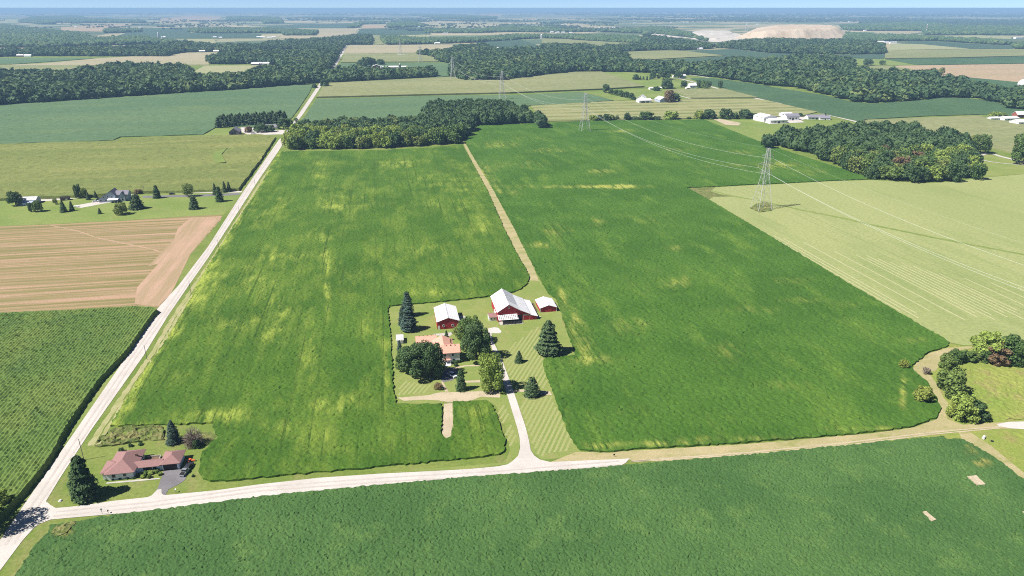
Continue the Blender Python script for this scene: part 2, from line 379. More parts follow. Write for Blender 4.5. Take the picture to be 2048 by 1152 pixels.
# ------------------------------------------------------------ tree crowns
def rquads(P, N, size, asp=1.0, jit=.6):
    n = len(P); N = N+rng.normal(0, jit, (n, 3)); N /= np.linalg.norm(N, axis=1)[:, None]
    A = np.cross(N, rng.normal(size=(n, 3))); A /= np.linalg.norm(A, axis=1)[:, None]+1e-9; B = np.cross(N, A)
    s = (np.asarray(size)*rng.uniform(.6, 1.35, n))[:, None]
    q = np.stack([P-A*s-B*s*asp, P+A*s-B*s*asp*.7, P+A*s*.8+B*s*asp, P-A*s*.9+B*s*asp*.9], 1)
    return q.reshape(-1, 3), np.arange(n*4).reshape(n, 4)
def sphere_pts(n):
    v = rng.normal(size=(n, 3)); return v/np.linalg.norm(v, axis=1)[:, None]
def crown_broad(nl, seed, leaf, lobes=18, low=.1, flat=1.0, loose=0.0):
    """unit crown (height 1, radius .5): lobes of leaf sprays round an uneven envelope"""
    global rng; keep = rng; rng = np.random.default_rng(seed)
    c = []; r = []
    for i in range(lobes):
        t = i/lobes; z = low+.12+(.86-low)*(1-t)**.9*rng.uniform(.9, 1.05); z = min(z, .93)
        env = .5*math.sqrt(max(.05, 1-((z-(.5+low*.3))/(.58*flat))**2))
        a = 2.4*i+rng.uniform(-.5, .5); rr = rng.uniform(.09, .21)
        k = max(0, env-rr*.75)*rng.uniform(.75, 1.15); c.append((k*math.cos(a), k*math.sin(a), z-.03)); r.append(rr*(1+.15*(z < .6)))
    c.append((0, 0, .5)); r.append(.27); c.append((.03, 0, .76)); r.append(.2)
    c = np.array(c); r = np.array(r); w_ = r**2/np.sum(r**2); P = []; N = []
    for ci, ri, wi in zip(c, r, w_):
        d = sphere_pts(int(nl*wi*1.9)); p = ci+d*ri*rng.uniform(.74, 1.16+loose, (len(d), 1))*np.array([1, 1, .92])
        D = np.linalg.norm(p[:, None]-c[None], axis=2)/r[None]; k = (D < .8).sum(1) == 0
        P.append(p[k]); N.append(d[k])
    P = np.vstack(P); N = np.vstack(N); k = (P[:, 2] > low*.55) & (P[:, 2] < 1.03); P = P[k]; N = N[k]
    V, Q = rquads(P, N+np.array([0, 0, .25]), leaf); rng = keep; return V, Q
def crown_conifer(nl, seed, leaf, tiers=13, low=.03, shape=.85, gap=.35, ragged=.2):
    global rng; keep = rng; rng = np.random.default_rng(seed); P = []; N = []
    for k in range(tiers):
        t = k/tiers; z = low+(1-low)*t**1.05; R_ = .5*(1-t)**shape*rng.uniform(1-ragged, 1.02)
        nb = max(5, int(13*(1-t)+4)); a0 = rng.uniform(0, 6)
        for b in range(nb):
            a = a0+6.2832*b/nb+rng.uniform(-.2, .2); L = R_*rng.uniform(.72, 1.08); m = max(3, int(nl/(tiers*nb)*1.6*(1-t*.6)))
            s = rng.uniform(.15, 1, m)**.6; sp = rng.normal(0, .09, m)*s*L*2.2
            x = s*L; zz = z+(1/tiers)*(gap*.9-s*.55)+rng.normal(0, .012, m)
            P.append(np.column_stack([x*math.cos(a)-sp*math.sin(a), x*math.sin(a)+sp*math.cos(a), zz]))
            N.append(np.column_stack([np.full(m, math.cos(a)*.5), np.full(m, math.sin(a)*.5), np.full(m, .9)]))
    P = np.vstack(P); N = np.vstack(N); P = np.vstack([P, [[0, 0, .985], [0, 0, .95]]]); N = np.vstack([N, [[1, 0, .2], [0, 1, .2]]])
    P[:, 2] = np.clip(P[:, 2], low*.6, 1.0)
    V, Q = rquads(P, N, leaf, jit=.35); rng = keep; return V, Q
def crown_bare(nl, seed):
    global rng; keep = rng; rng = np.random.default_rng(seed); d = sphere_pts(nl); d[:, 2] = np.abs(d[:, 2])
    P = d*np.array([.5, .5, .95])*rng.uniform(.35, 1, (nl, 1)); A = d+rng.normal(0, .3, (nl, 3)); A /= np.linalg.norm(A, axis=1)[:, None]
    B = np.cross(A, rng.normal(size=(nl, 3))); B /= np.linalg.norm(B, axis=1)[:, None]; L = .09; t = .006
    q = np.stack([P-A*L-B*t, P-A*L+B*t, P+A*L+B*t, P+A*L-B*t], 1).reshape(-1, 3); q[:, 2] = np.maximum(q[:, 2], 0); rng = keep
    return q, np.arange(nl*4).reshape(nl, 4)
CR = {}
def proto(key):
    """unit crown meshes, made once and shared"""
    if key in CR: return CR[key]
    kind, lod, var = key
    n = {'hi': 6500, 'mid': 2600, 'lo': 1000}[lod]; lf = {'hi': .0165, 'mid': .026, 'lo': .04}[lod]
    sd_ = var*17+len(kind)
    if kind == 'broad': V, Q = crown_broad(n, sd_, lf, lobes=16+3*(var % 3), low=.1)
    elif kind == 'tall': V, Q = crown_broad(n, sd_+5, lf, lobes=20, low=.04, flat=1.1)
    elif kind == 'bush': V, Q = crown_broad(n, sd_+9, lf*1.15, lobes=15, low=-.08, flat=1.2)
    elif kind == 'loose': V, Q = crown_broad(int(n*.6), sd_+3, lf, lobes=14, low=.12, loose=.25)
    elif kind == 'spruce': V, Q = crown_conifer(n, sd_, lf*.95, 15, .02, .62)
    elif kind == 'juniper': V, Q = crown_conifer(n, sd_+2, lf*1.1, 13, .01, .42, .2, .1)
    elif kind == 'pine': V, Q = crown_conifer(n, sd_+4, lf*1.25, 9, .1, .6, .5, .3)
    else: V, Q = crown_bare(1500, sd_)
    CR[key] = (V, Q); return CR[key]
ME = {}
def crown_mesh(kind, lod, var, mat):
    k = (kind, lod, var, mat)
    if k not in ME: V, Q = proto((kind, lod, var)); ME[k] = mesh_np(kind+'_crown', V, Q, M[mat])
    return ME[k]
def trunk_mesh(kind):
    k = ('trunk', kind)
    if k in ME: return ME[k]
    g = MC()
    if kind in ('spruce', 'juniper', 'pine'): g.beam((0,0,-.01), (0,0,.93), .028, 7, .004)
    else:
        g.beam((0,0,-.02), (.01,0,.3), .045, 8, .032)
        g.beam((.01,0,.3), (0,.02,.75), .032, 7, .008)
        for a in range(5):
            c, s = math.cos(a*1.3), math.sin(a*1.3); g.beam((.01,0,.2+.06*a), (.3*c,.3*s,.5+.05*a), .02, 5, .005)
    ME[k] = mesh_np('trunk', g.v, g.f, M['bark']); return ME[k]
TCAT = dict(broad='tree', tall='tree', bush='bush', loose='tree', spruce='conifer tree', juniper='conifer tree', pine='pine tree', bare='shrub')
TNAME = dict(broad='broadleaf_tree', tall='broadleaf_tree', bush='bush', loose='broadleaf_tree', spruce='spruce_tree', juniper='juniper_tree', pine='pine_tree', bare='bare_shrub')
def plant(kind, X, Y, h, w_, label, mat='leaf', lod='mid', var=0, group=None, name=None, cat=None, base=0.0):
    r = empty(name or TNAME[kind], (X, Y, base), random.uniform(0, 6.28)); tag(r, label, cat or TCAT[kind], group)
    c = link('crown' if kind not in ('bush', 'bare') else 'foliage', crown_mesh(kind, lod, var, mat), r); c.scale = (w_, w_, h)
    t = link('trunk' if kind not in ('bush', 'bare') else 'stem', trunk_mesh(kind), r); k = min(w_, h)*.9; t.scale = (k, k, h*.85)
    return r
def T(kind, x, yb, yt, wpx, label, mat=None, lod='mid', var=0, group=None, **k):
    """a tree whose foot, top and spread are surveyed from the picture"""
    X, Y = G(x, yb); h = max(.6, topz(Y+.3, yt)); w_ = wpx*mpp(x, yb)
    mat = mat or dict(spruce='needle', juniper='needle', pine='needle', bare='leafdry').get(kind, 'leaf')
    return plant(kind, X, Y+w_*.18, h, w_, label, mat, lod, var, group, **k)

# ------------------------------------------------------------ woods
import bmesh
def ico(sub):
    bm = bmesh.new(); bmesh.ops.create_icosphere(bm, subdivisions=sub, radius=1)
    V = np.array([v.co[:] for v in bm.verts]); Fc = np.array([[v.index for v in f.verts] for f in bm.faces]); bm.free(); return V, Fc
def lump_templates(level):
    out = []
    for s in range(7):
        r = np.random.default_rng(90+s)
        if level == 'grove':
            V, Fc = ico(2); V = V*(1+r.uniform(-.2, .2, (len(V), 1))); V[:, 2] = np.maximum(V[:, 2], -.1)*.9+r.uniform(-.1, .12, len(V)); out.append((V, Fc)); continue
        V, Fc = ico(2 if level == 'near' else 1)
        ax = r.normal(size=(6, 3)); ax /= np.linalg.norm(ax, axis=1)[:, None]
        bump_ = np.max(V@ax.T, axis=1)**3*.32
        V = V*(.78+bump_+r.uniform(-.09, .09, len(V)))[:, None]
        if level in ('near', 'mid'):
            n = 150 if level == 'near' else 46; d = sphere_pts(n); d[:, 2] = np.where(d[:, 2] < -.5, -d[:, 2], d[:, 2])
            P = d*(.86+np.max(d@ax.T, axis=1)**3*.3)[:, None]*r.uniform(.9, 1.12, (n, 1)); keepr = globals()['rng']; globals()['rng'] = r
            Q, qf = rquads(P, d, .15 if level == 'near' else .24); globals()['rng'] = keepr
            T3 = qf[:, [0, 1, 2]]; T4 = qf[:, [0, 2, 3]]
            Fc = np.vstack([Fc, T3+len(V), T4+len(V)]); V = np.vstack([V, Q])
        out.append((V, Fc))
    return out
LT = {}
def mass(name, pos, hh, rr, label, level='mid', mat='massleaf', tints=None, kind='stuff', squash=.5):
    if level not in LT: LT[level] = lump_templates(level)
    pos = np.asarray(pos); n = len(pos)
    if n == 0: return None
    VV = []; FF = []; TT = []; off = 0; pick = rng.integers(0, 7, n); ang = rng.uniform(0, 6.28, n)
    tints = rng.uniform(0, 1, n)**1.4 if tints is None else tints
    for k in range(7):
        idx = np.where(pick == k)[0]
        if len(idx) == 0: continue
        V, Fc = LT[level][k]; c = np.cos(ang[idx])[:, None]; s = np.sin(ang[idx])[:, None]; r = rr[idx][:, None]; h = hh[idx][:, None]
        x = (V[None, :, 0]*c-V[None, :, 1]*s)*r+pos[idx, 0][:, None]; y = (V[None, :, 0]*s+V[None, :, 1]*c)*r+pos[idx, 1][:, None]
        z = (V[None, :, 2]*squash+(.53 if level != 'grove' else .12))*h
        z = np.maximum(z, -.2)
        m = len(idx); nv = len(V); VV.append(np.stack([x, y, z], 2).reshape(-1, 3))
        FF.append((Fc[None]+(np.arange(m)*nv)[:, None, None]+off).reshape(-1, 3)); TT.append(np.repeat(tints[idx], nv)); off += m*nv
    me = mesh_np(name, np.vstack(VV), np.vstack(FF), M[mat])
    a = me.attributes.new('tint', 'FLOAT', 'POINT'); a.data.foreach_set('value', np.concatenate(TT).astype(np.float32))
    o = link(name, me); tag(o, label, None, None, kind); return o
def scatter(poly, sp, edge=.0):
    A = np.array(poly); gx, gy = np.meshgrid(np.arange(A[:, 0].min(), A[:, 0].max(), sp), np.arange(A[:, 1].min(), A[:, 1].max(), sp*.87))
    gx = gx+(np.arange(gx.shape[0]) % 2)[:, None]*sp*.5
    P = np.stack([gx.ravel(), gy.ravel()], 1)+rng.uniform(-.36, .36, (gx.size, 2))*sp
    P = P[inside(P, poly)]
    if edge and len(P): P = P[edge_dist(P, poly) > edge]
    return P
def wood_poly(front, back, zt=14.0):
    return gp(*front)+gp(*back, z=zt)[::-1]
def wood(label, front, back, sp=9.5, level='mid', hm=13.0, mat='massleaf', zt=14.0, name='woods', skip=None):
    P = scatter(wood_poly(front, back, zt), sp)
    if skip is not None: P = P[[not skip(p) for p in P]]
    n = len(P); h = hm*rng.uniform(.62, 1.28, n); r = sp*rng.uniform(.45, .9, n)
    bg_ = rng.uniform(0, 1, n) < .22; r = np.where(bg_, r*1.3, r); h = np.where(bg_, h*1.12, h)
    low = np.sin(P[:, 0]*.011+1)*np.cos(P[:, 1]*.009)*.18
    t = np.clip(rng.uniform(0, 1, n)**1.5+low, 0, 1)
    return mass(name, P, h, r, label, level, mat, t)

# ============================================================ THE LAND
b = NB('far_land'); p = b.pos(AX)
vor = b.n("ShaderNodeTexVoronoi"); vor.distance = 'CHEBYCHEV'; vor.inputs['Scale'].default_value = 1.0; vor.inputs['Randomness'].default_value = .8
b.l(b.pos(AX, (1/620., 1/420., 0)), vor.inputs['Vector'])
cr = b.n("ShaderNodeValToRGB"); e = cr.color_ramp; e.interpolation = 'CONSTANT'
for i, (q, c) in enumerate([(0,(.34,.3,.18)),(.24,(.14,.18,.09)),(.4,(.09,.135,.08)),(.52,(.28,.27,.15)),(.7,(.1,.14,.075)),(.8,(.38,.33,.21))]):
    el = e.elements[i] if i < 2 else e.elements.new(q)
    el.position = q; el.color = (*c, 1)
sp = b.n("ShaderNodeSeparateColor"); b.l(vor.outputs['Color'], sp.inputs[0]); b.l(sp.outputs[0], cr.inputs[0])
wd = b.rng(b.noise(b.pos(AX, (1, .7, 1)), .0007, 6, .65), .51, .57)
b.l(b.mix(b.mul(wd, .9), cr.outputs[0], (.075, .11, .055)), b.b.inputs['Base Color'])
M['far_land'] = b.m
GX = 150000
link('ground', mesh_np('ground', [(-GX, -3000, 0), (GX, -3000, 0), (GX, GX, 0), (-GX, GX, 0)], [(0, 1, 2, 3)], M['far_land']))['kind'] = 'structure'
sheet('grass', gp('P', [(-1500,1500),(3500,1500),(2800,250),(2500,110),(-600,110),(-900,300)]), M['ground'], base=.03)

def PV(V): return PX(V[:, 0], V[:, 1], V[:, 2])
def blobs(V, L):
    x, y = PV(V); a = np.zeros(len(V))
    for bx, by, rx, ry, am in L: a = a+am*np.exp(-((x-bx)/rx)**2-((y-by)/ry)**2)
    return a
def near_line(V, pts, wid, am):
    d = np.full(len(V), 1e9); P = V[:, :2]
    for a, b_ in zip(pts[:-1], pts[1:]):
        a = np.array(G(*a)); b_ = np.array(G(*b_)); ab = b_-a; t = np.clip(((P-a)@ab)/(ab@ab), 0, 1); d = np.minimum(d, np.hypot(*(P-a-t[:, None]*ab).T))
    return am*np.exp(-(d/wid)**2)
# --- the bean field west of the middle track
F1 = gp('P', [(558,304),(640,303),(720,302),(760,301),(850,297),(924,290),(975,382),(1008,458),(1030,501)], 'L2', [(110,1000),(150,1070),(148,1105)],
        'Y1', [(950,60),(850,150),(680,215),(340,275),(0,320)], 'Y0', [(310,440),(300,520),(330,850),(350,1150)], 'Y2', [(30,550),(50,1050),(75,1152)],
        'P', [(794,810),(840,812),(883,808),(885,830),(882,868),(893,880),(903,876),(908,850),(906,806),(973,804),(985,813),(1000,850),(1011,885),(1008,905),(998,911),(900,922),(700,941),(560,953),(480,962)],
        'K1', [(1660,412),(1600,390),(1565,330),(1590,200),(1650,130),(1720,60)], 'P', [(425,848),(300,852),(221,854)],
        'K0', [(960,960),(1100,740),(1270,500),(1400,300),(1500,120)], 'L0', [(1560,1130),(1700,900),(1900,590),(2048,370)])
B1_ = [(795,328,40,8,.9),(640,345,14,45,.5),(700,400,60,25,.4),(670,415,35,12,.5),(560,400,25,30,.4),(520,430,20,20,.5),(860,360,50,20,.35),(940,370,40,30,.35),(900,410,60,15,.4),(960,450,25,25,.5),
  (545,510,30,25,.6),(600,515,25,15,.5),(650,510,12,30,.7),(500,560,40,30,.5),(430,560,30,40,.5),(400,600,25,30,.5),(560,600,40,40,.4),(655,590,7,60,.7),(700,545,30,10,.3),(850,500,80,20,.35),(930,560,60,15,.3),
  (740,640,22,40,.5),(620,700,18,60,.7),(540,660,50,40,.4),(460,650,40,30,.35),(660,812,45,14,.75),(700,800,20,20,.6),(560,850,40,15,.5),(480,830,40,15,.6),(420,830,40,12,.5),(620,870,60,20,.5),(350,655,15,25,.5),
  (260,800,15,20,.6),(772,740,10,60,.7),(800,880,60,15,.3),(945,825,30,14,.6),(960,850,30,10,.3),(350,760,30,20,.4),(700,900,90,12,.3),(380,830,40,12,.6),(780,560,90,20,.25),(860,585,90,8,.5),(640,470,60,12,.3)]
def yelF1(V): return blobs(V, B1_)+near_line(V, [(558,304),(482,430),(396,567),(355,646),(279,758),(244,814),(221,854)], 4, .95)+near_line(V, [(221,854),(300,852),(425,848)], 2.5, .4)+.12
sheet('soybean_field', F1, M['soyF'], h=.8, base=.03, step=1.05, amp=.15, rag=.5, kind='stuff', yel=yelF1, label='green soybean field with yellow streaks between the long road and the mown track')
# --- the bean field east of it
F2 = gp('P', [(929,281),(936,262),(960,252),(1085,247),(1160,243),(1250,241),(1408,240)], 'A2', [(2048,1150)], 'L3', [(860,312),(550,322),(0,352)], 'L2', [(1950,352),(1600,371),(1390,379),(1560,470),(2048,762)],
        'P', [(1703,572),(1889,680)], 'Q0', [(880,205),(860,240),(700,290),(580,380),(545,420),(600,490),(700,580),(760,680),(805,790),(770,870),(560,950),(200,1000),(0,1018)],
        'P', [(1500,886),(1300,898),(1200,906)], 'Y3', [(765,945),(700,860),(600,600),(510,345),(520,315),(560,303),(740,290),(695,160),(645,30)],
        'Y1', [(1490,500),(1420,320),(1290,230),(1160,0)], 'L2', [(170,970),(40,710),(0,630)], 'L1', [(1880,400),(1700,100)])
B2_ = [(1170,373,120,3.5,.85),(1235,373,45,4,1.3),(1000,380,60,10,.5),(970,350,25,25,.6),(1090,490,40,7,.9),(1110,460,40,15,.5),(1195,445,15,15,.5),(1350,495,25,8,.5),(1200,345,40,8,.6),(1100,300,50,6,.5),(1250,262,30,4,.6),
  (1350,300,40,6,.5),(1480,305,30,5,.5),(1560,330,40,8,.8),(1620,345,30,8,.6),(1150,640,16,40,.7),(1126,600,10,25,1.0),(1190,720,50,10,.7),(1260,650,40,20,.5),(1360,565,20,12,.7),(1500,620,80,10,.35),(1600,600,50,8,.4),(1700,610,30,8,.5),
  (1830,680,25,8,.6),(1806,785,7,30,1.2),(1560,770,60,12,.4),(1740,858,80,7,.8),(1500,877,120,7,.65),(1320,887,80,6,.85),(1200,892,40,8,.7),(1250,820,40,15,.3),(1450,700,50,30,.35),(1000,290,40,6,.6),(1300,440,60,15,.25),(1170,690,16,30,.6),
  (1050,330,60,10,.35),(1450,330,70,6,.35),(1050,275,60,5,.3),(1580,560,60,10,.3),(1300,560,60,25,.25),(1130,840,10,40,.4)]
M['soyG'] = fmat('soy_leaf_dark', (.048,.12,.014), (.072,.155,.02), (.11,.195,.026), big=.02, fine=.8, streak=(1,.3), t3=.6, bump=(.9,.9,.45), yel=(.31,.33,.07))
sheet('soybean_field', F2, M['soyG'], h=.8, base=.03, step=1.25, amp=.19, rag=.5, kind='stuff', yel=lambda V: blobs(V, B2_)+.05, label='wide dark green soybean field east of the mown track, reaching to the pylon')
# --- the bean field in front
pit = [gp('Q1', [(1030,520),(1110,510),(1195,590),(1120,595)]), gp('Q1', [(640,835),(670,828),(760,905),(720,918)]), gp('Q1', [(1520,832),(1560,830),(1570,850),(1535,848)])]
F3 = gp('K1', [(-200,1700),(130,1150),(270,930),(380,830),(400,760),(600,735),(900,680),(1400,620),(2048,535)], 'P', [(700,978),(800,969)], 'Y3', [(0,1140),(500,1103),(1047,1062)], 'P', [(1350,924),(1500,912),(1640,898)],
        'Q1', [(0,235),(250,205),(550,178),(740,165),(830,150),(860,185),(990,180),(1100,240),(1270,340),(1400,440),(1542,545)], 'P', [(2250,1110),(2250,1330),(1024,1330)])
def bare3(V): return blobs(V, [(125,1062,18,10,1.3),(1945,903,14,7,.9),(1965,925,20,9,.9),(1935,893,8,6,.7)])
M['soyN'] = fmat('soy_leaf_near', (.056,.125,.033), (.08,.16,.043), (.11,.195,.05), big=.03, fine=1.6, t3=.62, bump=(2.4,.7,.35), yel=(.36,.3,.08))
sheet('soybean_field', F3, M['soyN'], h=.8, base=.03, step=.58, amp=.14, rag=.35, kind='stuff', yel=bare3, label='dense dark green soybean field in front of the gravel side road')
for i, q in enumerate(pit):
    c = np.mean(q, axis=0); sheet('bare_patch', [tuple(c+(np.array(a)-c)*1.0) for a in q], M['dirt'], h=.16, base=.86, step=.7, amp=.06, rag=.15)
sheet('bare_patch', gp('K1', [(410,850),(450,780),(520,750),(600,735),(600,755),(560,790),(520,840),(430,860)]), M['weeds'], h=.25, base=.8, step=.7, amp=.2, rag=.2)
# --- tall corn, lower left, rows along the road
C1 = gp('K0', [(-260,230),(0,215),(600,190),(1080,160),(1210,170),(1235,190),(1190,230),(1000,500),(770,740),(600,980),(500,1130)], 'K1', [(400,180),(260,370),(90,560),(20,640),(-120,760),(-300,1150)], z=2.5)
b_ = [tuple(q) for q in C1]
sheet('corn_field', b_, M['corn1'], h=2.35, base=.03, rows=(.72, .8), step=.9, amp=.14, rag=.25, kind='stuff', label='tall corn in close rows beside the long road, lower left')
# --- stubble, corn and beans up the left side
T1 = gp('L0', [(-300,690),(0,680),(400,665),(1000,635),(1500,600),(1750,590),(1740,630),(1500,900),(1380,1150)], 'K0', [(1340,80),(1240,190),(1080,165),(600,195),(0,220),(-300,232)])
sheet('stubble_field', T1, M['stubble'], base=.07, kind='structure')
C2 = gp('A0', [(-300,1150),(0,1140),(900,1112),(1000,1092),(2048,1062)], 'L0', [(2170,-20),(2048,168),(1895,370),(1880,392),(1500,404),(1000,416),(800,434),(700,440),(300,456),(0,470),(-300,480)], z=1.2)
sheet('corn_field', C2, M['corn2'], h=2.3, base=.03, step=5, amp=.3, rag=.5, kind='stuff', label='olive corn field behind the blue grey house')
sheet('lawn', gp('L0', [(1700,180),(1672,130),(1690,90),(1790,62),(1745,110),(1778,175)], z=2.6), M['green_lawn'], h=.5, base=2.25)
sheet('soybean_field', gp('A0', [(-500,850),(0,832),(430,805),(900,772),(1180,755),(1900,700)], 'A1', [(300,675),(455,668),(430,730),(350,850),(295,925),(255,960)], 'A0', [(2048,1010),(1720,995),(1600,1062),(950,1082),(890,1108),(0,1140),(-500,1150)]),
      M['soyfar'], h=1.0, base=.03, step=9, amp=.25, kind='stuff', label='blue green soybean field below the long dark wood on the left')
# --- pale hay field on the right
P1 = gp('L2', [(1390,382),(1600,373),(1950,354)], 'L3', [(0,354),(550,324),(860,316),(1270,342),(1500,328),(1700,298),(2048,270),(2500,240),(3600,420),(3600,1150)], 'P', [(2300,650)], 'Q0', [(1542,182),(1150,218),(1000,225),(890,200)],
        'P', [(1703,574)], 'L2', [(2048,768),(1560,476)])
sheet('hay_field', P1, M['hay'], base=.08, kind='structure')
def ribbon(name, pts, wpx_m, mat, base, kind='structure', label=None, step=None, h=0, amp=0, rag=0):
    P = [Vector((*q, 0)) for q in pts]; L = []; R_ = []
    for i, q in enumerate(P):
        d = (P[min(i+1, len(P)-1)]-P[max(i-1, 0)]).normalized(); n = Vector((-d.y, d.x, 0)); w_ = (wpx_m[i] if isinstance(wpx_m, (list, tuple)) else wpx_m)/2
        L.append((q+n*w_)[:2]); R_.append((q-n*w_)[:2])
    return sheet(name, L+R_[::-1], mat, h=h, base=base, kind=kind, label=label, step=step, amp=amp, rag=rag)
# swaths left by the mower, and the grassed waterway through the hay
M['swath'] = fmat('swath', (.47,.45,.25), (.42,.42,.22), None, big=.05, fine=.8)
def hayline(u, v0, v1):
    a = uvw(u, v0); b2 = uvw(u, v1); return [(a.x, a.y), (b2.x, b2.y)]
wat = gp('L2', [(1580,395),(1700,430)], 'L3', [(-90,470),(100,508),(330,560),(600,612),(900,680),(1200,742),(1600,820),(2048,905),(2500,990)])
ribbon('grass_waterway', wat, [2.4,2.4,2.4,3,3,3.4,3.4,3.4,3.4,3,3], M['green_lawn'], .12, step=2, rag=.8, kind='structure')
sheet('weedy_corner', gp('L2', [(1392,384),(1500,366),(1620,372),(1580,400),(1640,425),(1760,445),(1600,450),(1560,470)]), M['weeds'], base=.1)
k = 0
for u in np.arange(243, 395, 3.1):
    if (k//9) % 2 == 0 or k % 3 == 0:
        vtop = 482-(u-243)*1.35-(k % 4)*3; vbot = 300-(u-212)*.15+(k*7 % 5)*3
        if vtop > vbot+30: ribbon('mown_swath', hayline(u, vbot, vtop-8), .75, M['swath'], .1)
    k += 1

# ------------------------------------------------------------ roads, tracks and yards
Lft = gp('K1', [(-160,1060),(0,870),(130,680),(200,575),(400,290),(600,0)], 'K0', [(1000,560),(1230,200),(1410,0)], 'L0', [(1640,840),(1908,420),(2048,215)], 'L1', [(180,10)], 'A1', [(290,980),(350,890),(512,650),(600,540),(688,390)])
Rgt = gp('K1', [(-160,1310),(0,1110),(180,870),(270,770),(320,735),(380,707),(400,630),(370,590),(365,560),(480,370),(590,200),(720,0)], 'K0', [(1130,560),(1320,250),(1490,0)], 'L0', [(1640,930),(1880,560),(2048,300)], 'L1', [(192,78)], 'A1', [(290,1010),(378,900),(520,682),(560,620),(630,540),(712,390)])
sheet('headland', gp('L0', [(1500,612),(1740,612),(1500,900),(1380,1150)],'K0',[(1340,80),(1240,170),(1060,150),(1080,20),(1250,-170)],'L0',[(1160,1000),(1280,880),(1370,780),(1400,700)]), M.setdefault('headland', fmat('headland', (.47,.31,.22), (.42,.29,.19), (.33,.25,.14), big=.04, fine=1.2, streak=(1.6,.08), t3=.52, bump=(1,.6,.2))), base=.09)
ribbon('tractor_track', gp('L0', [(400,672),(620,720),(760,770),(950,810),(1150,850),(1300,890)]), 1.6, M['headland'], .1, rag=.3, step=2)
for o_ in (0, 1): ribbon('dry_verge', [tuple(np.array(q)+np.array([(3.2, 5.6)[o_], .5])) for q in gp('K1', [(640,130),(720,0)],'K0',[(1130,560),(1320,250),(1490,0)],'L0',[(1640,930),(1880,560),(2048,300)],'L1',[(192,90)])], (2.2, 1.6)[o_], fmat('dry_verge', (.36,.35,.17), (.27,.29,.1), (.42,.37,.22), big=.1, fine=1.5, streak=(1,.2), t3=.55), .075+.01*o_, step=2, rag=.4)
sheet('road', Lft+Rgt[::-1], M['gravel'], base=.13)
ribbon('road', [G(x, y) for x, y in [(688,98),(709.5,66),(717,55),(724.6,44.4),(732,33)]], [9,10,12,14,16], M['gravel'], .9)
side = gp('K1', [(370,560),(400,595),(440,617),(560,607),(700,590),(900,560),(1160,532),(1220,500),(1300,520),(1700,478),(2048,430)], 'P', [(640,975-18),(760,952),(940,941)], 'Y3', [(200,1050),(280,1040),(330,1000),(348,960),(350,900),(330,790),(250,530),(165,280),(130,150),(150,150),(215,290),(300,520),(390,790),(425,950),(450,985),(490,1012),(560,1030),(800,1018),(1047,1010),(1110,1000),(1100,1040),(1047,1056),(500,1096),(0,1132)],
          'P', [(760,968),(640,983)], 'K1', [(2048,525),(1400,612),(1100,652),(850,662),(600,690),(400,712),(300,745),(200,700)])
side = gp('K1', [(372,570),(400,595),(440,617),(560,607),(700,590),(900,560),(1160,532),(1230,505),(1290,515),(1330,513),(1700,478),(2048,430)], 'P', [(640,956),(760,948),(880,942)],
          'Y3', [(0,1077),(200,1058),(262,1045),(300,1020),(335,985),(350,930),(346,860),(330,790),(250,530),(165,280),(125,130),(150,130),(158,180),(215,290),(300,520),(390,790),(412,880),(425,950),(450,985),(490,1012),(560,1028),(800,1018),(1047,1008),(1115,1003),(1085,1035),(1047,1056),(500,1096),(0,1132)],
          'P', [(760,970),(640,984)], 'K1', [(2048,528),(1400,614),(1100,648),(850,668),(600,690),(400,708),(330,735),(260,700)])
sheet('road', side, M['gravel'], base=.16)
M['rut'] = fmat('wheel_rut', (.5,.455,.42), (.46,.41,.37), None, big=.1, fine=2)
for off in (-1.25, .95):
    ribbon('wheel_rut', [tuple(np.array(q)+np.array([EX.x, EX.y])*off) for q in gp('P', [(20,1090),(171,861),(270.5,712),(416.5,504.5),(502,366),(583.6,252),(640,169)])], .7, M['rut'], .15, step=4, rag=.12)
    ribbon('wheel_rut', [tuple(np.array(q)+np.array([NO.x, NO.y])*off) for q in gp('P', [(110,1028),(300,1009),(520,978),(760,960),(1000,946),(1240,926)])], .7, M['rut'], .18, step=4, rag=.12)
sheet('yard_lawn', gp('Y0', [(320,445),(1000,385),(1810,315)], 'Y1', [(340,290),(690,225),(860,160),(960,60),(975,0),(1155,0),(1290,240),(1420,330),(1500,520)], 'Y3', [(645,45),(740,285),(520,315),(510,345),(600,600),(700,860),(760,940),(800,975),(640,1000),(500,1010),(430,950),(390,790),(300,520),(215,290),(150,120),(125,130),(165,280),(250,530),(330,790),(348,900),(335,985),(280,1040),(0,1075)],
      'P', [(760,946),(1010,925),(1020,900),(1010,850),(992,812),(975,800),(906,802),(888,802),(884,808),(796,806)], 'Y2', [(55,1040),(35,550)], 'Y0', [(345,850),(312,520)]), M['lawn'], base=.06)
M['mow'] = fmat('mown_stripe', (.31,.325,.13), (.28,.31,.11), None, big=.05, fine=1.5)
def clip_ribbon(a, b_, poly, wid, mat, base):
    a = np.array(a); b_ = np.array(b_); t = np.linspace(0, 1, 120); Q = a+(b_-a)*t[:, None]; ins = inside(Q, poly); s = None
    for i in range(120):
        if ins[i] and s is None: s = i
        if s is not None and (not ins[i] or i == 119):
            if i-s > 4: ribbon('mown_stripe', [tuple(Q[s]), tuple(Q[i-1])], wid, mat, base)
            s = None
mowA = gp('Y3', [(308,550),(400,565),(480,550),(572,560),(650,720),(755,935),(480,995),(425,890)])
mowB = gp('Y3', [(225,300),(300,200),(480,75),(640,230),(650,280),(505,310),(560,520),(300,510)])
mowC = gp('Y3', [(150,600),(240,600),(330,850),(320,960),(260,900),(200,720)])
mowD = gp('Y2', [(90,780),(300,870),(640,930),(560,1060),(110,1100)])
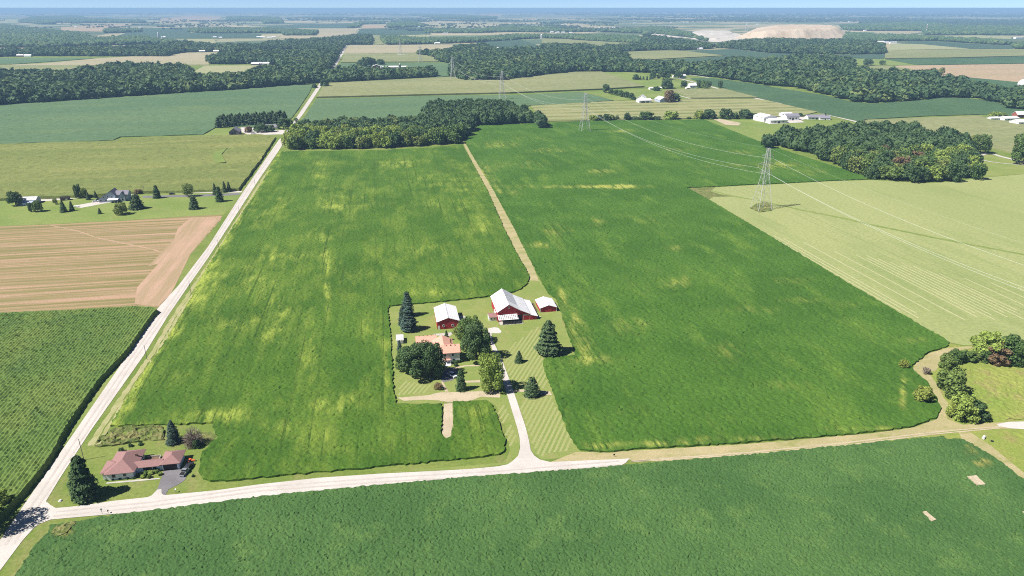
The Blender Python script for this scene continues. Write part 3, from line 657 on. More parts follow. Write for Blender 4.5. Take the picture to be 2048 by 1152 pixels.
for k in range(-40, 60):
    for poly in (mowA, mowB, mowC, mowD):
        c = uvw(40+k*2.1, 245); d = EX*math.cos(R(62))+NO*math.sin(R(62)); a = c-d*90; e_ = c+d*140
        clip_ribbon((a.x, a.y), (e_.x, e_.y), poly, .95, M['mow'], .075)
sheet('garden_strip', gp('P', [(888,808),(905,806),(906,850),(901,874),(893,878),(884,868),(887,830)]), M['dirt'], base=.1)
sheet('dirt_lane', gp('Y2', [(100,1120),(560,1085),(640,1060),(720,1045),(900,1040),(1230,1030),(1400,1020),(1584,1040),(1584,1120),(1300,1110),(1180,1160),(1000,1185),(860,1190),(700,1160),(500,1150),(200,1165)]), M['dirt'], base=.09)
sheet('path', gp('Y2', [(735,890),(760,890),(870,1080),(820,1090)]), M['dirt'], base=.105)
sheet('path', gp('Y2', [(1050,880),(1300,868),(1300,900),(1110,905)]), M['dirt'], base=.105)
sheet('path', gp('Y2', [(900,690),(1080,655),(1190,648),(1300,652),(1300,665),(1080,672),(920,710)]), M['dirt'], base=.105)
sheet('path', gp('Y2', [(620,205),(880,180),(900,205),(860,235),(650,225)]), M['concrete'], base=.105)
sheet('driveway', gp('Y2', [(690,800),(720,760),(850,690),(960,690),(980,800),(900,870),(760,900)]), M['asphalt'], base=.1)
sheet('gravel_pad', gp('Y1', [(300,800),(400,780),(470,790),(520,850),(500,880),(340,880),(330,960),(300,900)]), M['gravel'], base=.12)
sheet('path', gp('Y3', [(305,522),(420,520),(560,535),(572,560),(540,560),(420,540),(310,535)]), M['dirt'], base=.105)
sheet('lawn', gp('Y2', [(190,300),(350,290),(375,370),(200,380)]), M['green_lawn'], base=.1)
# mown track between the bean fields
sheet('farm_track', gp('A1', [(1630,1090)], 'L1', [(1640,0),(1700,100),(1880,400)], 'L2', [(0,640),(40,710),(170,970),(225,1100)], 'Y1', [(1200,150),(1150,20),(975,10)], 'L2', [(150,1080),(110,1000),(0,780)], 'L1', [(1960,700),(1830,400),(1650,50)]), M['track'], base=.09)
# track and rough ground, lower right
sheet('meadow', gp('P', [(2300,600)], 'Q0', [(1542,184),(1150,222),(1000,232),(880,210),(860,245),(700,296),(580,385),(560,425),(620,490),(710,580),(780,680),(812,790),(775,880),(560,960),(0,1030)], 'P', [(1500,898),(1260,915),(1350,926),(1500,914),(1640,900)], 'Q1', [(0,238),(550,182),(830,155),(865,190),(990,185),(1270,345),(1542,550)], 'P', [(2300,1140)]), M['meadow'], base=.06)
for mp_ in ([(1030,440),(1180,400),(1350,400),(1542,420),(1700,430),(1700,870),(1542,880),(1250,890),(1240,850),(1180,720),(1040,640),(1000,560)], [(1340,985),(1542,990),(1700,1000),(1700,1150),(1542,1130),(1420,1060)]): sheet('rough_grass', gp('Q0', mp_), M['meadow'], h=.25, base=.08, step=1.3, amp=.2, rag=.6, kind='stuff', label='rough yellow green grass right of the bending track')
sheet('farm_track', gp('P', [(1150,905),(1300,900),(1500,888)], 'Q0', [(0,1022),(200,1006),(560,955),(770,880),(805,800),(770,690),(700,590),(600,495),(555,440),(580,385),(700,296),(860,250),(1000,238),(1110,232),(1110,250),(930,275),(900,300),(830,350),(780,420),(760,450),(700,470),(760,560),(830,690),(870,740),(860,880),(1000,930),(1300,910),(1542,905),(1542,965),(1100,965),(800,1000),(560,1035),(0,1120)], 'P', [(1500,915),(1340,924),(1250,920),(1100,925)]), M['track'], base=.1)
sheet('gravel_patch', gp('Q0', [(1300,925),(1400,905),(1600,900),(1600,975),(1420,962),(1320,945)]), M['gravel'], base=.14)
for y0, y1, wd_ in ((7, 0, .7), (14, 0, .6)):
    ribbon('wheel_track', gp('P', [(1262,921+y0*.2),(1500,901+y0*.6),(1700,880+y0*.7),(1880,859+y0*.6),(2000,851+y0*.4)]), wd_, M['dirt'], .12)
sheet('farm_track', gp('Q1', [(960,110),(1050,100),(1250,230),(1542,470),(1542,545),(1400,440),(1270,340),(1100,235),(1000,185)]), M['track'], base=.09)
# corner by the ranch house
sheet('weed_patch', gp('HS', [(0,310),(100,170),(300,60),(520,20),(980,20),(1000,220),(700,235),(300,300),(60,325)]), M['weeds'], h=.5, base=.05, step=.9, amp=.45, rag=.3, kind='stuff', label='tall weeds and reeds behind the red roofed ranch house')
sheet('weed_patch', gp('K1', [(1400,100),(1560,20),(1660,20),(1720,40),(1640,110),(1500,125)]), M['weeds'], base=.1)
sheet('driveway', gp('HS', [(985,665),(1240,640),(1350,600),(1330,700),(1300,790),(1220,850),(1060,930),(1010,1020),(830,1010),(900,920),(950,780)]), M['asphalt'], base=.1)
sheet('driveway_apron', gp('HS', [(790,1045),(900,935),(960,925),(960,990),(1010,1030)]), M['gravel'], base=.17)
sheet('path', gp('HS', [(160,850),(170,830),(600,790),(930,765),(940,780),(600,815)]), M['concrete'], base=.11)
sheet('path', gp('HS', [(120,745),(105,700),(150,600),(165,600),(125,700),(140,750)]), M['concrete'], base=.11)
# grassy verges left of the road, lanes at the blue grey house
sheet('verge', [p_ for p_ in gp('K1', [(-100,600),(100,560),(260,375),(400,190),(520,10)], 'K0', [(770,745),(1000,505),(1195,235),(1240,190),(1345,80),(1405,0),(1230,200),(1000,560),(600,1150)], 'K1', [(590,0),(400,285),(200,570),(0,865)])], M['green_lawn'], base=.07)
sheet('lawn', gp('L0', [(-300,482),(0,472),(300,460),(700,444),(1000,420),(1500,410),(1880,398),(1905,420),(1760,590),(1500,598),(1000,632),(400,662),(0,678),(-300,690)]), M['green_lawn'], base=.05)
sheet('lane', gp('L0', [(1912,402),(1540,410),(1140,416),(800,434),(560,455),(300,466),(290,486),(400,480),(560,463),(800,446),(1140,424),(1540,417),(1900,414)]), M['gravel'], base=.1)
sheet('driveway', gp('L0', [(1890,418),(1540,432),(1130,440),(1120,456),(1540,448),(1880,434)]), M['asphalt'], base=.09)
sheet('gravel_pad', gp('L0', [(590,530),(600,515),(740,490),(800,480),(880,490),(800,505),(640,535)]), M['gravel'], base=.1)
sheet('lawn', gp('A0', [(890,1108),(950,1086),(1600,1068),(1710,1000)], 'E2', [(150,340),(430,385),(700,310),(1850,300),(1700,500),(1500,500),(800,520),(0,560)], 'A0', [(1700,1070),(1000,1094)]), M['green_lawn'], base=.06)
sheet('lane', gp('E2', [(700,310),(1000,300),(1000,420),(1750,395),(1850,385),(1650,500),(1500,500),(900,520),(700,440)]), M['gravel'], base=.12)

# ------------------------------------------------------------ fields further off (each its own height of crop)
far = [
 ('cornfar', 2.6, 'olive corn field beyond the road with two pylons behind it', ('A1',[(498,768),(532,690),(600,662),(1400,620),(1640,612),(1650,640),(2048,640)],'A2',[(0,634),(260,600),(520,574),(720,572),(1060,688),(740,708),(0,738)],'A1',[(1480,750),(485,774)])),
 ('soyfar', 1.0, 'blue green bean field behind the yellowing wood', ('A1',[(484,784),(1480,756),(2048,752)],'A2',[(560,728),(820,795),(440,822),(160,832),(0,900)],'A1',[(1000,1100),(300,1000),(388,930)])),
 ('striped', 1.1, 'striped olive and tan field south of the white barns', ('A2',[(165,836),(820,800),(1000,802),(1400,784),(1930,784)],'A3',[(20,795),(420,886),(300,916),(0,922)],'A2',[(1950,906),(1500,935),(620,952),(262,960)])),
 ('green_lawn', .3, None, ('A2',[(642,728),(742,718),(780,742),(962,785),(820,797)])),
 ('green_lawn', .3, None, ('A2',[(880,708),(1180,702),(1300,718),(1210,770),(980,782)])),
 ('green_lawn', .35, None, ('A2',[(732,572),(970,568),(1240,640),(1370,640),(1350,692),(1130,692),(1062,690)])),
 ('cornfar', 2.2, 'tan corn field right of the rust coloured tree', ('A2',[(1240,712),(1680,705),(1955,775),(1420,779),(1340,742)])),
 ('soydark', 1.0, 'long dark green bean field below the wood on the right', ('A2',[(1420,620),(1560,616),(1700,632),(2048,682)],'A3',[(0,680),(470,752),(700,808),(860,820),(1280,792),(1400,774),(1600,777),(1800,802),(1960,852),(2300,920),(2100,925),(1700,905),(1300,916),(800,945),(740,958),(500,906)],'A2',[(1955,772),(1680,700),(1440,630)])),
 ('cornfar', 1.6, 'olive field right of the round wood', ('A3',[(740,962),(820,950),(1700,918),(1780,948),(2500,1010),(2500,1200)],'L3',[(2048,130),(1760,60),(1500,40)],'A3',[(1200,1040)])),
 ('green_lawn', .04, None, ('A2',[(1560,948),(1830,945),(2048,952)],'A3',[(330,952),(600,950),(740,968),(700,1010),(400,1040),(0,1090)],'A2',[(2048,1150),(1900,1090)])),
 ('lawn', .05, None, ('L3',[(1700,120),(1740,100),(2048,185),(2300,250),(2300,262),(2048,268),(1700,296),(1690,200)])),
 ('soyfar', 1.0, 'narrow teal field at the far left edge', ('A0',[(-400,455),(0,460),(570,458),(740,463),(130,506),(-400,515)])),
 ('tan', .5, None, ('A0',[(0,516),(350,500),(740,464),(1390,422),(1680,416),(1640,470),(1650,511),(350,518)])),
 ('cornfar', 1.8, 'pale green field behind the big wood on the left', ('A0',[(-400,522),(690,516),(500,566),(-400,566)])),
 ('pale', .4, None, ('A0',[(1480,596),(1610,519),(2048,516)],'A1',[(70,535)],'A0',[(2048,640)])),
 ('tan', .4, None, ('A0',[(400,380),(800,370),(1090,353),(1110,362),(560,388)])),
 ('pale', .4, None, ('A0',[(1480,345),(1480,308),(1690,308),(1700,345)])),
 ('tan', .5, None, ('A0',[(715,292),(860,266),(1080,262),(880,298)])),
 ('teal', .8, 'teal bean field right of the silo farm', ('A0',[(870,300),(1120,224),(1480,220),(1500,258),(2048,268)],'A1',[(60,300)],'A0',[(2048,303),(1300,303)])),
 ('pink', .4, None, ('A0',[(480,215),(840,195),(1100,190),(820,222),(820,250),(480,245)])),
 ('pale', .4, None, ('A0',[(0,150),(130,152),(150,180),(0,185)])),
 ('pink', .4, None, ('A0',[(1250,150),(1500,120),(1750,130),(1720,165),(1300,180)])),
 ('teal', .7, None, ('A1',[(0,215),(380,190),(815,182),(780,222),(300,222)])),
 ('tan', .5, None, ('A1',[(500,228),(820,226),(775,278),(560,300),(500,280)])),
 ('tan', .5, None, ('A1',[(180,305),(220,284),(560,283),(560,302)])),
 ('pink', .5, None, ('A1',[(852,197),(1050,202),(1052,222),(838,226)])),
 ('teal', .9, 'teal field beside the far end of the road', ('A1',[(830,229),(1330,222),(1390,272),(1000,277),(795,274)])),
 ('cornfar', .6, None, ('A1',[(915,277),(992,280),(1012,352),(930,356)])),
 ('pale', .5, None, ('A1',[(1120,282),(1340,272),(1380,292),(1270,294)])),
 ('pale', .5, None, ('A1',[(925,138),(1440,152),(1440,168),(930,162)])),
 ('tan', .6, None, ('A1',[(735,358),(1560,352),(1555,395),(1290,402),(1280,418),(716,420)])),
 ('cornfar', 2.4, 'greyish corn field behind the dairy barns', ('A1',[(705,432),(1290,424),(1425,462),(1445,490),(678,496)])),
 ('soyfar', 1.0, 'teal field right of the dairy barns', ('A1',[(675,502),(1440,497),(1620,512),(1800,526),(1560,532),(1530,602),(1430,612),(1380,545),(1100,560),(620,545)])),
 ('teal', .8, 'small teal field above the middle wood', ('A1',[(1820,328),(2048,318)],'A2',[(80,312),(260,372)],'A1',[(1860,368)])),
 ('cornfar', 2.0, 'long pale corn field by the white silo', ('B3',[(375,396),(620,402),(930,424),(1450,436),(1510,466),(1300,476),(700,496),(400,492),(370,452)])),
 ('cornfar', 2.2, 'pale corn field in front of the quarry', ('A2',[(930,412),(1160,402),(1320,402),(1690,442),(970,480)])),
 ('teal', .9, 'curving teal field below the quarry', ('A2',[(1000,486),(1690,447),(1430,400),(1760,388),(2048,420)],'A3',[(560,436),(960,430),(940,468),(560,460)],'A2',[(1780,458),(1700,512),(1650,484),(1200,494)])),
 ('green_lawn', .4, None, ('A3',[(560,438),(960,432),(940,466),(1190,513),(780,517),(680,522)])),
 ('cornfar', .7, None, ('A3',[(770,522),(1000,520),(1200,556),(1150,580),(800,580)])),
 ('pink', .5, None, ('A3',[(1000,521),(2300,500),(2300,690),(1990,668),(1550,603),(1350,600),(1200,552)])),
 ('soydark', .9, 'dark green field by the pinkish bare field', ('A3',[(1240,612),(1560,608),(2300,680),(2300,745),(1750,700)])),
 ('soydark', 1.0, 'blue green strip field at the right edge', ('B5',[(420,638),(1200,628),(2300,598),(2300,684),(1200,700),(800,704)])),
 ('cornfar', 2.4, 'wide pale corn field at the right edge', ('B5',[(420,542),(1400,524),(2300,524),(2300,596),(1200,623),(420,633)])),
 ('teal', .9, 'thin teal strip field at the right edge', ('B5',[(640,432),(860,421),(1060,440),(1700,470),(1920,486),(1920,516),(1420,515),(850,462)])),
 ('pale', 1.2, 'tan wedge field with a dark front edge at the right', ('B5',[(480,456),(850,463),(1410,516),(660,530),(460,538)])),
 ('tan', .5, None, ('B5',[(250,305),(800,308),(860,322),(700,340),(330,338)])),
 ('pale', .5, None, ('B5',[(940,365),(1500,355),(1900,365),(1900,400),(1500,385),(1100,375)])),
 ('tan', .5, None, ('B5',[(1400,222),(2100,220),(2100,240),(1700,246)])),
 ('tan', .6, None, ('B3',[(590,225),(700,205),(960,235),(1380,265),(1100,282),(760,270)])),
 ('pale', .4, None, ('B2',[(1240,112),(1500,108),(1640,128),(1240,126)])),
 ('pink', .4, None, ('B2',[(1640,110),(1900,105),(1890,128),(1660,130)])),
 ('pale', .4, None, ('B2',[(1000,225),(1070,222),(1130,262),(1000,262)])),
 ('pale', .4, None, ('B2',[(1120,232),(1500,240),(1500,255),(1130,258)])),
]
hb = 0.0
for i, (m_, h_, lb, spec) in enumerate(far):
    poly = gp(*spec); Yc = np.mean([q[1] for q in poly]); lift = .05 if Yc < 1400 else .12+.0001*Yc
    if lb and h_ > .55: sheet('crop_field', poly, M[m_], h=h_, base=lift, kind='stuff', label=lb)
    else: sheet('field', poly, M[m_], h=h_, base=lift+.01*(i % 7), kind='structure')

# ------------------------------------------------------------ woods: too many trees to count one by one
wood('long dark wood behind the blue green field on the left', ('A0',[(-500,860),(0,828),(430,801),(900,768),(1200,748),(1600,725),(2048,693)],'A1',[(200,678),(440,664),(505,640),(560,606)]),
     ('A0',[(-500,570),(0,562),(300,556),(520,566),(700,532),(900,506),(1450,512),(1495,540),(1500,590),(1620,592),(1800,587),(1960,567),(2048,536)],'A1',[(200,520),(420,490),(540,505)]), 13, 'mid', 16)
wood('dark block of wood left of the road junction', ('A0',[(1640,506),(1900,507),(2048,500)],'A1',[(100,505),(200,520),(420,530),(560,570)]), ('A0',[(1630,458),(1750,414),(2048,402)],'A1',[(300,398),(560,385),(640,420)]), 13.5, 'mid', 16)
wood('belt of woodland with white barns along its edge', ('A0',[(-500,450),(0,449),(180,442),(920,444),(1320,446),(1380,422),(1480,412),(2048,405)],'A1',[(300,384),(640,440),(690,375),(722,352),(922,352)]), ('A0',[(-500,385),(0,386),(700,367),(1100,362),(1480,327),(1700,347),(2048,346)],'A1',[(130,322),(350,312),(600,292),(740,277),(910,270),(920,330)]), 13, 'mid', 14)
wood('wide wood at the upper left', ('A0',[(-500,380),(0,376),(410,376),(600,366),(1090,352),(1490,342)]), ('A0',[(-500,195),(80,192),(230,217),(680,257),(710,292),(1100,282),(1230,302),(1490,322)]), 17, 'far', 16)
wood('small oblong wood above the upper left wood', ('A0',[(820,262),(1110,256)]), ('A0',[(820,227),(1110,222)]), 17, 'far', 16)
wood('long belt of trees beyond the silo farm', ('A0',[(1480,250),(1600,265),(2048,262)],'A1',[(215,262),(230,280),(480,279)]), ('A0',[(1490,220),(2048,218)],'A1',[(300,226),(492,240)]), 17, 'far', 16)
wood('distant wood at the far left', ('A0',[(150,178),(300,190),(430,192),(440,180),(1140,183)]), ('A0',[(250,128),(600,122),(700,142),(1140,162)]), 26, 'far', 20, zt=15)
wood('flat distant wood left of the road end', ('A0',[(1790,163),(2048,165)],'A1',[(45,165),(70,185),(220,185)]), ('A0',[(1790,130),(2048,130)],'A1',[(190,135),(215,160)]), 28, 'far', 20, zt=15)
wood('distant grove beside the far end of the road', ('A1',[(725,222),(810,220),(850,190),(1020,188)]), ('A1',[(780,180),(850,168),(1020,170)]), 24, 'far', 16)
wood('round distant grove right of the road end', ('A1',[(1050,220),(1330,215)]), ('A1',[(1050,180),(1200,165),(1330,185)]), 22, 'far', 17)
wood('belt of trees in front of the dairy barns', ('A1',[(575,660),(800,645),(1400,612),(1420,590)]), ('A1',[(572,565),(700,535),(1100,545),(1380,533),(1415,562)]), 12, 'mid', 15)
wood('great dark wood across the middle', ('A1',[(1285,430),(1340,440),(1440,460),(1450,490),(1800,526),(1560,532),(1540,600),(1650,640),(2048,630)],'A2',[(0,630),(250,598),(520,570),(720,566),(1080,573),(1350,588),(1640,612),(1760,618)]),
     ('A1',[(1280,402),(1480,402),(1560,372),(1800,347),(1900,387),(2048,387)],'A2',[(60,382),(280,377),(500,387),(900,412),(960,482),(1200,495),(1420,490),(1650,485),(1700,512),(1760,500)]), 13.5, 'mid', 16)
wood('row of trees beyond the tan field with the small pylon', ('A1',[(1000,325),(1030,355),(1200,352),(1600,340),(1740,336),(2048,316)],'A2',[(90,310),(250,302),(430,305),(640,325),(1000,345)]), ('A1',[(990,280),(1080,274),(1300,292),(1700,288),(2048,268)],'A2',[(0,264),(250,264),(700,268),(1000,277),(1050,292)]), 14, 'far', 14)
wood('belt of wood behind the pale corn field', ('A2',[(250,372),(480,378),(700,387),(940,408),(1350,398),(1580,385)]), ('A2',[(250,364),(560,368),(800,352),(1000,347),(1050,292),(1100,274),(1300,302),(1570,342)]), 13, 'mid', 14)
wood('dark wood below the quarry mound', ('A2',[(1580,378),(1700,382),(1850,395),(2048,418)],'A3',[(0,420),(640,430),(945,426)]), ('A2',[(1600,352),(1700,332),(1900,307),(2048,302)],'A3',[(150,307),(700,312),(940,342)]), 12.5, 'mid', 14)
wood('long curving wood on the right with rust and yellow crowns', ('A2',[(1600,605),(1640,614),(2048,676)],'A3',[(0,670),(230,688),(470,746),(700,803),(860,814),(1280,787),(1400,769),(1620,773),(1900,822),(1930,860),(2350,890)]),
     ('A2',[(1650,490),(1780,455),(2048,465)],'A3',[(300,435),(560,445),(690,465),(680,520),(760,535),(900,555),(1150,572),(1340,562),(1350,602),(1540,612),(1700,672),(1850,692),(2350,740)]), 13, 'mid', 16)
wood('belt of trees above the strip fields on the right', ('A3',[(620,330),(880,332),(1100,322),(1350,322),(1800,352),(1960,358),(1970,385),(2300,390)]), ('A3',[(640,250),(850,264),(1250,274),(1500,292),(1780,302),(1960,332),(2300,312)]), 15, 'far', 15)
wood('distant wood around the red and white mast', ('A3',[(640,240),(800,244),(1250,246),(1270,275),(2300,282)]), ('A3',[(600,195),(1200,170),(1500,198),(2300,208)]), 20, 'far', 17)
wood('distant forest behind the pale corn field', ('A2',[(-200,250),(0,252),(380,258),(700,250),(1000,262),(1100,268)]), ('A2',[(-200,215),(0,205),(300,210),(420,225),(700,232),(900,225),(1100,215)]), 22, 'far', 16)
wood('distant forest left of the quarry', ('A2',[(1050,290),(1120,265),(1420,300),(1560,335)]), ('A2',[(1050,262),(1100,200),(1300,230),(1420,260),(1540,300)]), 20, 'far', 16)
wood('distant belt of trees right of the long road', ('A1',[(1340,262),(1760,262),(2048,250)]), ('A1',[(1340,228),(1760,225),(2048,195)]), 20, 'far', 15)
wood('far dark belt under the horizon on the middle right', ('A1',[(1210,120),(1480,150),(1760,152),(1900,150)]), ('A1',[(1210,108),(1480,112),(1760,125),(1900,130)]), 34, 'far', 20, zt=15)
# far-off groves up to the horizon
def frac_noise(X, Y):
    a = np.sin(X*.00093+2)+np.sin(Y*.00071+X*.0003+.5)+np.sin(X*.0021+Y*.0013)*.7+np.sin(-X*.0017+Y*.0031)*.6+np.sin(X*.0049+1)*np.sin(Y*.0037)*.6
    return a
n = 30000; x = rng.uniform(-80, 2130, n); y = 19.5+34*rng.uniform(0, 1, n)**1.15; u = (x-1024)/F; v = (y-576)/F; t = H/(v*CP+SP)
X = u*t; Y = (CP-v*SP)*t
right = np.clip((x-900)/600, 0, 1); lim = 1.5-2.2*right-np.clip((34-y)/14, 0, 1)*1.0
un = X*math.cos(AX)+Y*math.sin(AX); vn = -X*math.sin(AX)+Y*math.cos(AX)
k = frac_noise(np.round(un/260)*260, np.round(vn/330)*330) > lim
k &= ~((y > 44) & (x > 1340) & (x < 1720)); k &= ~((y > 46) & (x > 480) & (x < 760)); k &= rng.uniform(0, 1, n) < .8
X, Y, t = X[k], Y[k], t[k]
sz = np.clip(t*.0021, 9, 60)
mass('distant_woods', np.column_stack([X, Y]), rng.uniform(12, 19, len(X)), sz*rng.uniform(.7, 1.4, len(X)), 'blue green woodland fading to the horizon', 'far', 'farleaf', squash=.5)
x = rng.uniform(-80, 2130, 2600); y = rng.uniform(40, 62, 2600)
P_ = [G(a, b2) for a, b2 in zip(x, y) if (a > 1000 or rng.uniform() < .35) and not (1340 < a < 1720 and b2 > 44) and not (480 < a < 780 and b2 > 40)]
P_ = [q for q in P_ if frac_noise(q[0]*2.3, q[1]*1.7) > .3]
cl = np.array([(q[0]+rng.normal(0, 38), q[1]+rng.normal(0, 30)) for q in P_ for _ in range(5)])
mass('distant_groves', cl, rng.uniform(9, 15, len(cl)), rng.uniform(8, 14, len(cl)), 'scattered groves and hedgerows in the far farmland', 'far', 'farleaf')

# ============================================================ WOODS WHOSE TREES CAN BE TOLD APART
def tree_wood(front, back, sp, hm, nind, lab, glab, mlabel, zt=13.5, mats=None):
    P = scatter(wood_poly(front, back, zt), sp); P = P[np.argsort(P[:, 1]-.25*np.abs(P[:, 0]-P[:, 0].mean())*0)]
    n = min(nind, len(P)); h = hm*rng.uniform(.72, 1.22, len(P)); r = sp*rng.uniform(1.15, 1.65, len(P))
    for i in range(n):
        m_ = mats(P[i]) if mats else 'leaf'
        v = i % 4; ob = plant('tall' if i % 3 else 'broad', P[i, 0], P[i, 1], h[i], r[i], lab[m_] if isinstance(lab, dict) else lab, m_, 'lo', v, glab[m_] if isinstance(glab, dict) else glab, name='woodland_tree', base=0)
    t = np.array([.95 if (mats and mats(p) == 'leafyel') else rng.uniform(0, .8)**1.4 for p in P[n:]])
    mass('woods', P[n:], h[n:], r[n:]*.5, mlabel, 'near', 'massleaf', t)
    return n, len(P)
def m1(p):
    x, y = PX(p[0], p[1]); q = math.sin(p[0]*.13)*math.cos(p[1]*.11)
    if x < 800 and q > -.25: return 'leafyel' if q > .7 else ('leaflight' if q > -.12 else 'leaf')
    return 'leaf' if q > -.5 else 'leafdark'
def m2(p):
    x, y = PX(p[0], p[1]); q = math.sin(p[0]*.17+1)*math.cos(p[1]*.13)
    if x > 1840 and q > .1: return 'leaflight'
    if q > .93: return 'leafrust'
    return 'leafdark' if q < -.15 else 'leaf'
L1 = dict(leafyel='yellowing tree in the wood beside the long road', leaflight='light green tree in the wood beside the long road', leaf='green tree in the wood north of the bean fields', leafdark='dark green tree in the wood north of the bean fields')
G1 = dict(leafyel='yellowing trees of the wood by the road', leaflight='light green trees of the wood by the road', leaf='green trees of the wood north of the beans', leafdark='dark trees of the wood north of the beans')
L2_ = dict(leaflight='light green tree in the round wood by the hay field', leafrust='rust coloured tree in the round wood by the hay field', leaf='green tree in the round wood by the hay field', leafdark='dark green tree in the round wood by the hay field')
G2_ = dict(leaflight='light green trees of the round wood', leafrust='rusty trees of the round wood', leaf='green trees of the round wood', leafdark='dark trees of the round wood')
r1 = tree_wood(('A1',[(235,1152),(270,1160)],'L1',[(200,78),(600,70),(1000,64),(1400,42),(1600,28)],'A1',[(1640,1095),(1690,1040),(1700,990),(2048,984)],'A2',[(0,976),(265,962)]),
     ('A1',[(300,1010),(400,962),(700,935),(1000,935),(1330,915),(1345,830),(1480,795),(1780,792),(2048,812)],'A2',[(60,830),(190,885),(262,940)]), 10.2, 15, 150, L1, G1, 'crowded inner trees of the yellowing wood by the long road', mats=m1)
r2 = tree_wood(('A3',[(10,1135)],'L3',[(60,34),(400,132),(850,312),(1050,320),(1300,340),(1500,325),(1690,285)]),
     ('A3',[(5,1100),(130,1010),(240,1025),(500,1005),(700,975),(1200,985),(1240,1030),(1500,1040),(1600,1080),(1680,1130)],'L3',[(1700,120),(1700,220)]), 10.2, 15, 140, L2_, G2_, 'crowded inner trees of the round wood by the hay field', mats=m2)
print('WOODS', r1, r2)

# ============================================================ TREES AND SHRUBS ONE BY ONE
T('pine', 165,1003,915,74, 'tall dense evergreen casting a long shadow at the road corner', mat='leafdark', lod='hi', var=1, name='evergreen_tree')
T('spruce', 346,889,842,38, 'blue green spruce behind the red roofed ranch house', mat='bluespruce', lod='hi')
T('bare', 385,893,856,40, 'bare grey brown shrub right of the blue green spruce')
T('bush', 393,897,880,14, 'small dark green bush at the foot of the bare grey shrub', mat='leafdark')
T('bush', 261,894,887,8, 'left of two tiny round bushes behind the ranch house', mat='leafdark', group='tiny bushes behind the ranch house')
T('bush', 281,891,885,9, 'right of two tiny round bushes behind the ranch house', mat='leafdark', group='tiny bushes behind the ranch house')
for i, (x, y, w_) in enumerate([(292,950,12),(303,948,13),(313,946,12),(286,956,10),(298,957,9),(320,951,8)]):
    T('bush', x, y, y-7, w_, 'low flowering shrub in the bed before the breezeway', mat='leaflight' if i % 2 else 'leaf', group='shrubs in the bed by the ranch house', lod='lo', var=i % 3)
for i, x in enumerate((214,226,240,254,268)): T('bush', x, 961-i*.9, 957-i*.9, 7, 'tiny clipped shrub along the ranch house front wall', mat='leafdark', group='clipped shrubs along the ranch house', lod='lo', var=i % 3)
T('bush', 242,904,896,10, 'small round bush touching the ranch house north eave', mat='leafdark')
T('bush', 386,954,949,6, 'tiny bush on the grass right of the asphalt driveway', mat='leafdark')
T('loose', -58,1072,968,84, 'broad tree at the left edge whose shadow crosses the road', mat='leaf', lod='hi', var=2)
T('bush', 2,1018,985,34, 'olive bush by the corn at the left edge', mat='leaflight', var=1)
# the farmyard
T('pine', 817,664,612,46, 'near one of two tall blue green spruces in the farmyard corner', mat='bluespruce', lod='hi', var=1)
T('juniper', 815,634,582,30, 'far one of two tall blue green spruces in the farmyard corner', mat='bluespruce', lod='hi', var=2)
T('juniper', 806,650,612,24, 'shorter evergreen squeezed between the two tall spruces', mat='bluespruce', lod='hi', var=0, name='evergreen_tree')
T('spruce', 799,702,680,15, 'small spruce in front of the little white shed', mat='bluespruce', var=1)
T('broad', 832,757,694,70, 'huge dark green tree left of the salmon roofed farmhouse', mat='leafdark', lod='hi', var=0)
T('broad', 863,757,688,47, 'dark green tree covering the farmhouse front', mat='leafdark', lod='hi', var=1)
T('broad', 813,745,700,40, 'lighter olive tree at the left side of the huge dark tree', mat='leaf', lod='hi', var=2)
T('broad', 953,724,657,56, 'very dark maple right of the farmhouse', mat='leafdark', lod='hi', var=3)
T('broad', 941,690,638,48, 'lighter green tree behind the very dark maple', mat='leaf', lod='hi', var=1)
T('loose', 921,680,652,28, 'small green tree between red pole barn and farmhouse', mat='leaf', var=2)
T('tall', 982,784,714,50, 'light green tree beside the gravel driveway', mat='leaflight', lod='hi', var=2)
T('juniper', 922,782,738,26, 'dark column shaped evergreen in front of the white car', mat='leafdark', lod='hi', var=3, name='evergreen_tree')
T('spruce', 893,682,661,15, 'little dark spruce behind the salmon roof', mat='needle', var=2)
T('pine', 1097,712,641,62, 'large layered pine right of the gravel driveway', mat='needle', lod='hi', var=0)
T('bare', 1113,706,682,20, 'greyish dead shrub leaning on the large layered pine')
T('bush', 1099,713,705,26, 'low green bush at the foot of the large layered pine', mat='leaf')
T('spruce', 1038,726,702,22, 'small conifer on the striped lawn below the large pine', mat='needle', var=3)
T('juniper', 1064,794,755,38, 'round dark conifer on the striped lawn near the beans', mat='needle', lod='hi', var=2)
T('loose', 877,780,768,16, 'sparse reddish green bush by the front path', mat='leafrust', var=1)
for i, (x, y) in enumerate([(908,728),(914,726),(920,725),(912,733)]): T('bush', x, y, y-7, 8, 'dark little shrub by the farmhouse steps', mat='leafdark', group='shrubs by the farmhouse steps', lod='lo', var=i % 3)
